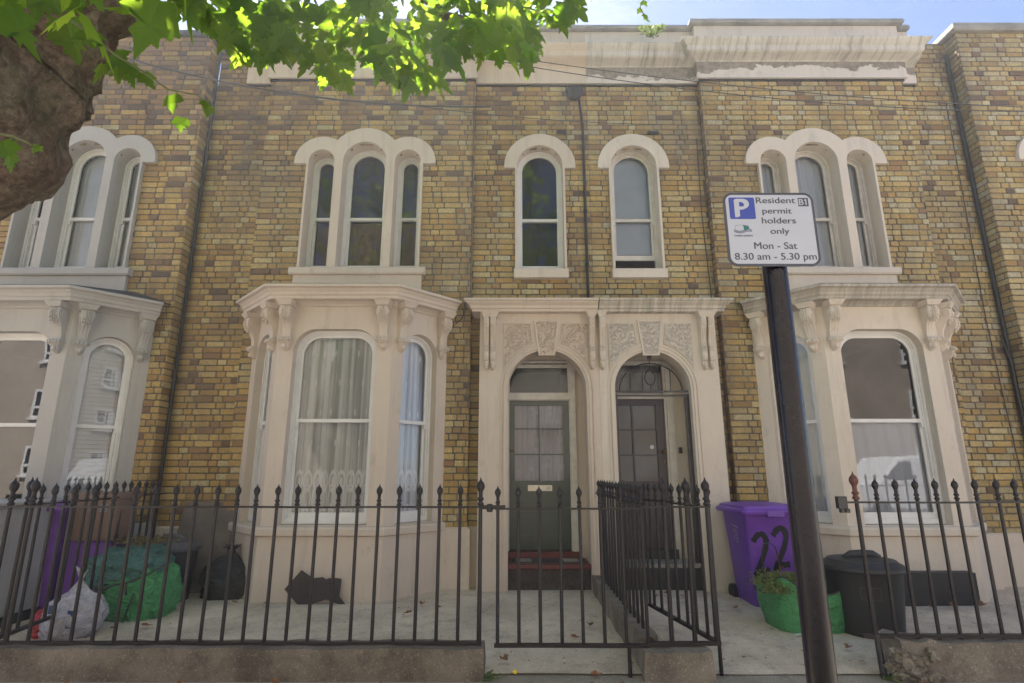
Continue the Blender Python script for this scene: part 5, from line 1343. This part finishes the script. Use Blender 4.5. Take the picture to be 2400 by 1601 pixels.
for _ in range(14):
    mb = MB(); p = Vector((rgn.uniform(2.5, 2.95), rgn.uniform(5.5, 5.8), rgn.uniform(.40, .46))); d = Vector((rgn.uniform(-1, 1), rgn.uniform(-1, 1), rgn.uniform(0, .5))).normalized(); mb.tube([p, p + d * .12, p + d * .2 + Vector((0, 0, .02))], .004, 5); mb.build('twig', M['dead'], g2, xf=False)
# black painted block against the bay base
mb = MB(); mb.box(4.05, 4.98, 6.30, 6.46, 0, .37); mb.box(4.05, 4.98, 6.295, 6.30, .18, .19); tag(mb.build('masonry_block', M['black_paint'], bevel=.008, xf=False), 'low black painted block along the base of the streaked bay', 'block')
mb = MB(); mb.box(2.48, 2.56, 5.28, 5.31, .03, .038, rot=.4); mb.box(2.53, 2.60, 5.25, 5.27, .035, .042, rot=-.3); tag(mb.build('litter', M['blind'], xf=False), 'scrap of white litter on the concrete by the open green sack', 'litter')

# =================================================================== LEAVES ON THE GROUND
def leaf_shape():
    """outline of a five-lobed plane leaf, unit size, stalk at the origin"""
    pts = [(0, 0), (.10, -.06), (.30, -.14), (.27, -.02), (.42, .06), (.36, .14), (.50, .36), (.38, .36), (.36, .46), (.24, .42), (.20, .50), (.25, .66), (.13, .66), (.10, .80), (0, 1.0)]
    return pts + [(-x, y) for x, y in pts[-2:0:-1]]
LS = leaf_shape(); LTRI = None
def add_leaf(mb, p, d, n, size, rv, curl=.15, m=0, rg=random):
    """two folded halves joined on the midrib"""
    d = d.normalized(); s = d.cross(n).normalized(); n = s.cross(d).normalized()
    half = len(LS) // 2
    k = rg.uniform(.85, 1.15); wob = rg.uniform(-.1, .1); j = [rg.uniform(.9, 1.1) for _ in LS]
    P = []
    for i, (x, y) in enumerate(LS):
        zz = -curl * (abs(x) * 1.1 + (y - .4) ** 2 * .8) + wob * x
        P.append(p + (s * (x * k * j[i]) + d * (y * (1 if i in (0, half + 1) else j[i])) + n * zz) * size)
    mid = p + d * size * .45
    vs = [mid] + P; n_ = len(P)
    fl = lambda i: 0.0 if (i if i <= 14 else 28 - i) in (0, 2, 6, 11, 14) else 1.0
    for i in range(n_):
        j2 = (i + 1) % n_; o_ = len(mb.v)
        if i == 0: mb.v += [tuple(q) for q in vs]; b0 = o_
        mb.f.append([b0, b0 + 1 + i, b0 + 1 + j2]); mb.m.append(m); mb.r.append([(rv[0], rv[1], 0.0), (rv[0], rv[1], fl(i)), (rv[0], rv[1], fl(j2))])
rgn = random.Random(12)
fallen = [(-2.95, 6.33, 'by the corner of the peach bay'), (-2.62, 6.30, ''), (-3.62, 5.42, ''), (-3.35, 5.50, ''), (-.95, 6.25, ''), (-.75, 6.15, ''), (-1.05, 5.9, ''), (-3.05, 4.19, ''), (-1.62, 4.2, ''), (-.9, 4.18, ''), (-.05, 4.62, ''), (.62, 4.38, ''), (1.22, 4.12, ''), (.55, 5.15, ''), (.72, 5.5, ''), (2.30, 6.1, ''), (2.72, 4.9, ''), (2.80, 4.15, ''), (2.98, 4.12, ''), (4.6, 6.2, ''), (4.9, 6.2, ''), (4.35, 6.18, ''), (1.6, 6.6, ''), (1.75, 6.75, ''), (1.9, 6.62, ''), (-2.3, 4.17, ''), (-2.75, 4.15, ''), (4.4, 4.1, ''), (-1.3, 4.13, '')]
me_leaf = []
for v_ in range(3):
    mb = MB(); add_leaf(mb, Vector((0, -.04, .012)), Vector((0, 1, 0)), Vector((0, 0, 1)), .085, (0, 0, 0), curl=-.35 - .15 * v_, rg=rgn)
    ob = mb.build('fallen_leaf', M['dead'], xf=False, recalc=False); me_leaf.append(ob.data); bpy.data.objects.remove(ob)
for i, (x, y, _) in enumerate(fallen):
    o = bpy.data.objects.new('fallen_leaf', me_leaf[i % 3]); COL.objects.link(o); o.location = (x, y, .022 + .05 * (y - 4.42) / 2.78 if y > 4.42 else 0); o.rotation_euler = (rgn.uniform(-.2, .2), rgn.uniform(-.2, .2), rgn.uniform(0, 6.3))
    s = rgn.uniform(.7, 1.25); o.scale = (s, s, s)
    tag(o, 'curled brown fallen leaf lying on the concrete before the houses', 'leaf', 'fallen leaves on the ground')
# crumbs of leaf and grit swept against the walls
mb = MB(); rgn = random.Random(44)
for _ in range(420):
    x = rgn.uniform(-3.9, 5.5); y = rgn.choice([rgn.gauss(4.62, .06), rgn.uniform(4.6, 6.9), rgn.gauss(6.3, .12), rgn.gauss(4.22, .05)])
    if .92 < x < 1.14 or y > 6.42 and abs(x + 2.1) < 1.3 or 4.27 < y < 4.55: continue
    s_ = rgn.uniform(.005, .018); a_ = rgn.uniform(0, 6.3); z_ = .024 + .05 * (y - 4.42) / 2.78 if y > 4.42 else .004
    mb.add([(x + s_ * math.cos(a_ + q) * (1 if q % 2 else .5), y + s_ * math.sin(a_ + q) * (1 if q % 2 else .5), z_ + rgn.uniform(0, .006)) for q in (0, 1.57, 3.14, 4.71)], [(0, 1, 2, 3)])
tag(mb.build('leaf_litter', M['dead'], recalc=False), 'crumbs of dead leaf and grit strewn over the concrete', 'litter', None, 'stuff')
# small weeds
def weed(label, x, y, n, s, seed, flower=None, z=0.0):
    root = empty('weed', (x, y, z), label, 'weed', 'weeds in the cracks'); rg = random.Random(seed)
    mb = MB(); mb.usernd = True
    for _ in range(n):
        a = rg.uniform(0, 6.3); l = s * rg.uniform(.4, 1); d = Vector((math.cos(a), math.sin(a), rg.uniform(.3, 1.4))).normalized(); p = Vector((x + rg.gauss(0, s * .3), y + rg.gauss(0, s * .15), z)); q = d.cross(Vector((0, 0, 1))).normalized()
        mb.add([p, p + d * l * .6 + q * l * .12, p + d * l - Vector((0, 0, l * .2)), p + d * l * .6 - q * l * .12], [(0, 1, 2, 3)], 0, (rg.random(), rg.random(), 0))
    mb.build('foliage', M['weed'], root, xf=False, recalc=False)
    if flower:
        mb = MB()
        mb.tube([(x, y, z), (x + (flower[0] - x) * .6, y, z + .02), (flower[0], flower[1], flower[2])], .0025, 5); mb.build('stem', M['twig'], root, xf=False)
        mb = MB(); mb.blob(flower, (.016, .012, .014), 6, jit=.6); mb.build('flower', M['yellow'], root, xf=False)
weed('straggling weed with one yellow flower at the end of the long low wall', -.17, 4.33, 26, .10, 1, (.02, 4.30, .06))
weed('small green weed tuft growing by the open iron gate', 1.36, 4.72, 60, .10, 2, (1.40, 4.74, .10), .01)
weed('tuft of moss and weed at the crumbled wall end', 2.70, 4.32, 50, .09, 3)
weed('small weed at the foot of the right hand wall', 4.35, 4.26, 40, .07, 4)
# parapet plant
mb = MB(); rgn = random.Random(8); px_, pz_ = U(1525, 92, 6.95)
root = empty('parapet_plant', (px_, 6.98, pz_), 'feathery buddleia seedling sprouting from the weathered cornice', 'plant'); mb.usernd = True
for s_ in range(9):
    a = rgn.uniform(-1.2, 1.2); P = [Vector((px_ + rgn.uniform(-.06, .06), 6.97, pz_))]; 
    for k in range(5): P.append(P[-1] + Vector((math.sin(a) * .05, -.02, .04 - .008 * k)))
    for p in P[1:]:
        for _ in range(5):
            d = Vector((rgn.uniform(-1, 1), rgn.uniform(-1, .3), rgn.uniform(-.3, 1))).normalized(); q = d.cross(Vector((0, 1, 0))).normalized(); l = rgn.uniform(.05, .10)
            mb.add([p, p + d * l * .5 + q * .008, p + d * l, p + d * l * .5 - q * .008], [(0, 1, 2, 3)], 0, (rgn.random(), rgn.random(), 0))
mb.build('foliage', M['cutgrass'], root, xf=False, recalc=False)

# =================================================================== PLANE TREE
TR = empty('plane_tree', (-2.9, 2.0, 0), 'big plane tree with a thick mottled trunk leaning in at upper left and hanging leaves', 'tree')
def trunk_mesh():
    bm = bmesh.new()
    # centre line and radii of the leaning bole with a burr
    C = [((-3.35, 1.9, -.2), .62), ((-3.3, 1.95, .6), .52), ((-3.2, 2.0, 1.3), .5), ((-3.45, 2.05, 1.9), .52), ((-3.3, 2.1, 2.35), .58), ((-3.05, 2.1, 2.68), .70), ((-2.80, 2.12, 2.98), .76), ((-2.64, 2.12, 3.3), .68), ((-2.40, 2.12, 3.65), .57), ((-2.05, 2.1, 4.1), .50), ((-1.85, 2.1, 4.6), .46), ((-1.5, 2.0, 5.6), .44), ((-1.3, 1.8, 7.0), .34), ((-1.2, 1.6, 8.4), .22)]
    P = []; 
    for i in range(len(C) - 1):
        for k in range(14):
            t = k / 14; a, b = Vector(C[i][0]), Vector(C[i + 1][0]); t2 = t * t * (3 - 2 * t) * .4 + t * .6
            P.append((a.lerp(b, t), C[i][1] + (C[i + 1][1] - C[i][1]) * (t * t * (3 - 2 * t))))
    P.append((Vector(C[-1][0]), C[-1][1])); P = [(p + Vector((-.09, 0, .30)) * max(0, min(1, (p.z - 1.4) / .6)), q) for p, q in P]; n = 170; rings = []
    for i, (p, r) in enumerate(P):
        d = (P[min(i + 1, len(P) - 1)][0] - P[max(i - 1, 0)][0]).normalized(); a = d.cross(Vector((0, 1, 0))).normalized(); b = a.cross(d)
        ring = []
        for k in range(n):
            t = 2 * math.pi * k / n; v = a * math.cos(t) + b * math.sin(t); q = p + v * r
            f = .08 * noise.noise(q * 2.1) + .06 * noise.noise(q * 4.5) + .035 * noise.fractal(q * 7, .8, 2, 5) - .05 * max(0, .25 - abs(noise.noise(q * 5 + Vector((7, 0, 0))))) 
            ring.append(bm.verts.new(q + v * f * (1.0 if q.z > 1.8 else .5)))
        rings.append(ring)
    for i in range(len(rings) - 1):
        for k in range(n): bm.faces.new((rings[i][k], rings[i][(k + 1) % n], rings[i + 1][(k + 1) % n], rings[i + 1][k]))
    bm.faces.new(rings[-1])
    bmesh.ops.recalc_face_normals(bm, faces=bm.faces)
    me = bpy.data.meshes.new('trunk'); bm.to_mesh(me); bm.free(); me.materials.append(M['bark']); me.shade_smooth()
    o = bpy.data.objects.new('trunk', me); COL.objects.link(o); o.parent = TR; o.location = -Vector(TR.location); return o
trunk_mesh()
# limbs and twigs
rgn = random.Random(31)
limbs = [[(-1.7, 2.1, 4.6), (-1.0, 2.2, 5.0), (-.2, 2.4, 5.0), (.6, 2.6, 4.7)], [(-1.6, 2.0, 5.0), (-1.2, 1.4, 5.8), (-.4, .6, 6.3), (.6, -.4, 6.6)], [(-1.9, 2.1, 4.0), (-1.5, 2.5, 4.4), (-.9, 2.8, 4.5), (-.3, 3.0, 4.3)],
         [(-1.5, 1.9, 5.6), (-2.4, 1.2, 6.4), (-3.6, .2, 6.9), (-4.6, -1, 7.2)], [(-1.3, 1.8, 6.6), (-.6, 1.0, 7.6), (.4, -.6, 8.4)], [(-1.9, 2.0, 4.2), (-2.3, 2.6, 4.8), (-3.0, 3.2, 5.2)]]
for Lb in limbs:
    mb = MB(); P = []
    for i in range(len(Lb) - 1):
        for k in range(5): P.append(Vector(Lb[i]).lerp(Vector(Lb[i + 1]), k / 5) + Vector((rgn.uniform(-.03, .03), rgn.uniform(-.03, .03), rgn.uniform(-.03, .03))))
    P.append(Vector(Lb[-1])); mb.tube(P, [.11 * (1 - .85 * i / len(P)) for i in range(len(P))], 8); mb.build('branch', M['bark'], TR, smooth=True, xf=False)
crown = MB(); crown.usernd = True; twigs = MB()
def hang_leaf(p, rg, size=None, bright=None):
    d = Vector((rg.gauss(0, .45), rg.gauss(0, .45), -rg.uniform(.25, 1.0))); n = Vector((rg.gauss(0, .5), rg.gauss(-.2, .6), rg.uniform(.3, 1.2)))
    add_leaf(crown, p, d, n, size or rg.uniform(.10, .175), (rg.random(), rg.random() if bright is None else bright, 0), curl=rg.uniform(.05, .3), rg=rg)
def spray(a, b, n, seed, drop=.0, sz=None, spread=.05):
    """a twig from a to b carrying n leaves on short stalks"""
    rg = random.Random(seed); a, b = Vector(a), Vector(b); P = []
    for k in range(7):
        t = k / 6; P.append(a.lerp(b, t) + Vector((0, 0, -drop * t * t)) + Vector((rg.uniform(-.01, .01),) * 3))
    twigs.tube(P, [.006 * (1 - .6 * k / 6) + .001 for k in range(7)], 5)
    for k in range(n):
        t = rg.uniform(.1, 1); i = min(5, int(t * 6)); q = P[i].lerp(P[i + 1], t * 6 - i); e = q + Vector((rg.gauss(0, spread), rg.gauss(0, spread), rg.uniform(-.05, .02)))
        twigs.tube([q, e], .0015, 4); hang_leaf(e, rg, sz)
# lower fringe of the crown seen in the photo: envelope given in photo pixels on planes 2.2-3.4 m away
env = [(430, 60), (480, 95), (520, 130), (560, 185), (620, 195), (680, 175), (720, 190), (760, 235), (800, 225), (830, 165), (870, 190), (900, 225), (960, 250), (1000, 262), (1030, 200), (1080, 165), (1130, 165), (1180, 175), (1225, 180), (1260, 130), (1290, 95), (1340, 100), (1365, 40)]
def envy(x):
    for (x0, y0), (x1, y1) in zip(env, env[1:]):
        if x0 <= x <= x1: return y0 + (y1 - y0) * (x - x0) / (x1 - x0)
    return 0
rgn = random.Random(77)
for k in range(680):
    x = rgn.uniform(430, 1362); ey = envy(x); Y = rgn.uniform(2.3, 3.5)
    y = ey - 60 - abs(rgn.gauss(0, 1)) * 150
    if y < -420: continue
    X, Z = U(x, y, Y); hang_leaf(Vector((X, Y, Z)), rgn, rgn.choice((.10, .13, .15, .18)) * rgn.uniform(.85, 1.1))
for k in range(60):        # leaf tips along the edge
    x = 445 + (1350 - 445) * k / 59 + rgn.uniform(-8, 8); ey = envy(x); Y = rgn.uniform(2.4, 3.1); X, Z = U(x, ey - 62 + rgn.uniform(-12, 8), Y)
    hang_leaf(Vector((X, Y, Z)), rgn, rgn.uniform(.11, .16))
# leaves in front of the trunk
for k in range(46):
    x = rgn.uniform(-60, 470); y = rgn.uniform(-190, 60) - abs(x - 200) * .12; Y = rgn.uniform(1.25, 1.9); X, Z = U(x, y, Y); hang_leaf(Vector((X, Y, Z)), rgn, rgn.uniform(.12, .19))
def twig_px(pts, Y0, Y1, leaves, seed):
    rg = random.Random(seed); P = []
    for i, (x, y) in enumerate(pts):
        Y = Y0 + (Y1 - Y0) * i / (len(pts) - 1); X, Z = U(x, y, Y); P.append(Vector((X, Y, Z)))
    tw_ = MB(); tw_.tube(P, [.0045 - .003 * i / len(P) for i in range(len(P))], 6); tw_.build('twig', M['twig'], TR, xf=False, smooth=True)
    for (x, y, Y, sz, ang, br) in leaves:
        X, Z = U(x, y, Y); d = Vector((math.sin(R(ang)), rg.uniform(-.2, .2), -math.cos(R(ang)))); add_leaf(crown, Vector((X, Y, Z)), d, Vector((rg.uniform(-.5, .5), -1, rg.uniform(0, .6))), sz, (rg.random(), br, 0), curl=.2, rg=rg)
twig_px([(100, 10), (200, 70), (265, 125), (330, 165), (395, 210), (460, 222), (495, 245)], 1.5, 1.7, [(205, 70, 1.55, .10, 25, .2), (262, 125, 1.6, .10, 50, .1), (275, 150, 1.6, .085, 10, .9), (300, 155, 1.62, .09, 20, .3), (240, 150, 1.6, .08, -20, .9), (335, 170, 1.64, .075, 35, .2), (400, 222, 1.67, .085, 15, .3), (425, 275, 1.68, .07, 10, .2), (480, 235, 1.7, .045, 10, .5), (492, 250, 1.7, .05, -15, .8)], 1)
twig_px([(-20, 310), (30, 320), (65, 335), (80, 345)], 1.3, 1.35, [(5, 330, 1.3, .07, 25, .2), (22, 365, 1.3, .05, 10, .3), (82, 338, 1.35, .035, -10, .6), (85, 345, 1.35, .03, 60, .8)], 2)
twig_px([(1500, -40), (1508, 0), (1500, 18), (1515, 45)], 2.6, 2.6, [(1506, 2, 2.6, .05, 30, .3), (1502, 20, 2.6, .045, -30, .6), (1514, 34, 2.6, .05, -20, .4), (1517, 45, 2.6, .035, 40, .9)], 3)
# rest of the crown above and behind the camera
for k in range(1100):      # upper crown over the pavement, out of the frame, that shades the hanging leaves
    c = Vector((rgn.uniform(-4.5, .55), rgn.uniform(3.2, 6.4), rgn.uniform(5.3, 9.2)))
    if (c.z - EYE) / c.y < 1.16: continue
    hang_leaf(c, rgn, rgn.uniform(.18, .28))
for k in range(4200):
    c = Vector((rgn.gauss(-1.2, 2.4), rgn.gauss(-.2, 1.8), rgn.gauss(6.4, 1.3)))
    if c.z < 4.2 or c.y > 3.4 or c.x > 2.2: continue
    # keep the visible patch of sky at upper right clear
    e = (c.z - EYE) / max(.3, c.y) if c.y > 0 else 99
    if c.y > .2:
        u_ = c.x / c.y
        if e < 1.25 and u_ > .06: continue
    hang_leaf(c, rgn, rgn.uniform(.16, .28))
crown.build('foliage', M['leaf'], TR, xf=False, recalc=False)

# =================================================================== OVERHEAD CABLES, AERIAL
def cable(label, a, b, sag, r):
    mb = MB(); a, b = Vector(a), Vector(b); P = []
    for k in range(25):
        t = k / 24; P.append(a.lerp(b, t) - Vector((0, 0, sag * 4 * t * (1 - t))))
    mb.tube(P, r, 6); ob = mb.build('overhead_cable', M['wire'], xf=False, smooth=True); tag(ob, label, 'cable', 'overhead cables')
def at(px, py, Y): X, Z = U(px, py, Y); return (X, Y, Z)
cable('upper thin overhead cable crossing in front of the white parapet', at(1100, 120, 5.2), at(2500, 255, 5.6), .12, .005)
cable('lower thin overhead cable crossing in front of the white parapet', at(1080, 128, 5.0), at(2500, 262, 5.4), .18, .005)
cable('dark twisted cable running across the upper brickwork behind the leaves', at(240, 120, 6.6), at(1150, 250, 6.9), .25, .012)
cable('faint cable slanting over the brick above the single windows', at(880, 235, 6.5), at(1560, 292, 7.0), .08, .005)
mb = MB(); ax, az = U(588, 70, 9.0)
mb.tube([(ax, 9.0, 7.2), (ax, 9.0, az + .35)], .015, 6); mb.tube([(ax - .5, 9.0, az + .1), (ax + .5, 9.0, az + .42)], .01, 6)
for k in range(9): 
    t = -.45 + .11 * k; mb.tube([(ax + t, 8.8, az + .26 + t * .32), (ax + t, 9.2, az + .26 + t * .32 )], .005, 5); mb.tube([(ax + t, 9.0, az + .12 + t * .32), (ax + t, 9.0, az + .40 + t * .32)], .005, 5)
tag(mb.build('television_aerial', M['wire'], xf=False), 'television aerial glimpsed through the leaves above the roof', 'aerial')

# =================================================================== ACROSS THE STREET (seen only as reflections)
AB = empty('apartment_block', (0, -14.5, 0), 'brown brick flats across the street mirrored in the window glass', 'building')
mb = MB(); mb.box(-60, 60, -22, -14.5, -.2, 11.5); mb.build('wall', M['flatbrick'], AB, xf=False)
mb = MB(); mb.box(-60.2, 60.2, -22.2, -14.3, 11.5, 11.8); mb.build('roof', M['coping'], AB, xf=False)
first = None
for i in range(12):
    for z in (1.2, 4.0, 6.8, 9.4):
        x = -28 + 4.9 * i
        if first is None:
            mb = MB(); f_ = Fr(0, 0, -1, 0); plate(mb, f_, rect(-.9, .9, 0, 1.4), [rect(-.78, -.07, .12, 1.28), rect(.07, .78, .52, 1.28), rect(.07, .78, .12, .40)], .05, -.02); plate(mb, f_, rect(-1, 1, -.1, 0), [], .12, -.02)
            first = mb.build('window', M['wframe'], None, xf=False); first.parent = AB; first.location = (x, 0, z)
            mb = MB(); plate(mb, f_, rect(-.88, .88, .02, 1.38), [], .02, .01); ob = mb.build('pane', M['dark'], None, xf=False); ob.parent = first
            mb = MB(); plate(mb, f_, rect(-.80, -.3, .08, 1.3), [], .028, .021); ob = mb.build('curtain', M['blind'], None, xf=False); ob.parent = first
        else:
            c = first.copy(); COL.objects.link(c); c.parent = AB; c.location = (x, 0, z)
            for ch in first.children: d = ch.copy(); COL.objects.link(d); d.parent = c
VN = empty('parked_van', (12.2, -4.6, -.16), 'white panel van parked on the street, mirrored in the right bay window', 'van')
mb = MB(); mb.add([(x, y, z) for y in (-5.5, -3.7) for x, z in ((10.2, .25), (10.2, 1.0), (11.1, 1.15), (11.7, 1.85), (15.1, 1.9), (15.2, .25))], [(0, 1, 2, 3, 4, 5), (6, 7, 8, 9, 10, 11)] + [(i, (i + 1) % 6, 6 + (i + 1) % 6, 6 + i) for i in range(6)]); mb.build('body', M['van'], VN, xf=False, bevel=.08)
mb = MB(); mb.add([(11.2, -3.69, 1.15), (12.1, -3.69, 1.15), (12.1, -3.69, 1.7), (11.7, -3.69, 1.7)], [(0, 1, 2, 3)]); mb.build('window', M['dark'], VN, xf=False, recalc=False)
for x in (11.0, 14.3):
    mb = MB(); mb.tube([(x, -3.9, .17), (x, -3.66, .17)], .33, 20); mb.build('wheel', M['dark'], VN, xf=False, smooth=True, auto=40)
mb = MB(); mb.box(-64, 64, -64, 64, -1.2, 13.0); hz = mb.build('glare_haze', [], xf=False); tag(hz, 'added thin veil of air imitating sun glare over the terrace', 'glare_haze', None, 'stuff')  # scattering box added to imitate veiling sun glare; the air itself is clear
hm = bpy.data.materials.new('glare_haze_air'); hm.use_nodes = True; ht = hm.node_tree; ht.nodes.clear(); ho = ht.nodes.new('ShaderNodeOutputMaterial'); hv_ = ht.nodes.new('ShaderNodeVolumePrincipled')
hv_.inputs['Density'].default_value = GLARE_HAZE; hv_.inputs['Color'].default_value = (.95, .96, 1, 1); hv_.inputs['Anisotropy'].default_value = .5; ht.links.new(hv_.outputs[0], ho.inputs['Volume']); hz.data.materials.append(hm)
scn.cycles.max_bounces = 10; scn.cycles.transparent_max_bounces = 16; scn.cycles.caustics_reflective = False; scn.cycles.caustics_refractive = False
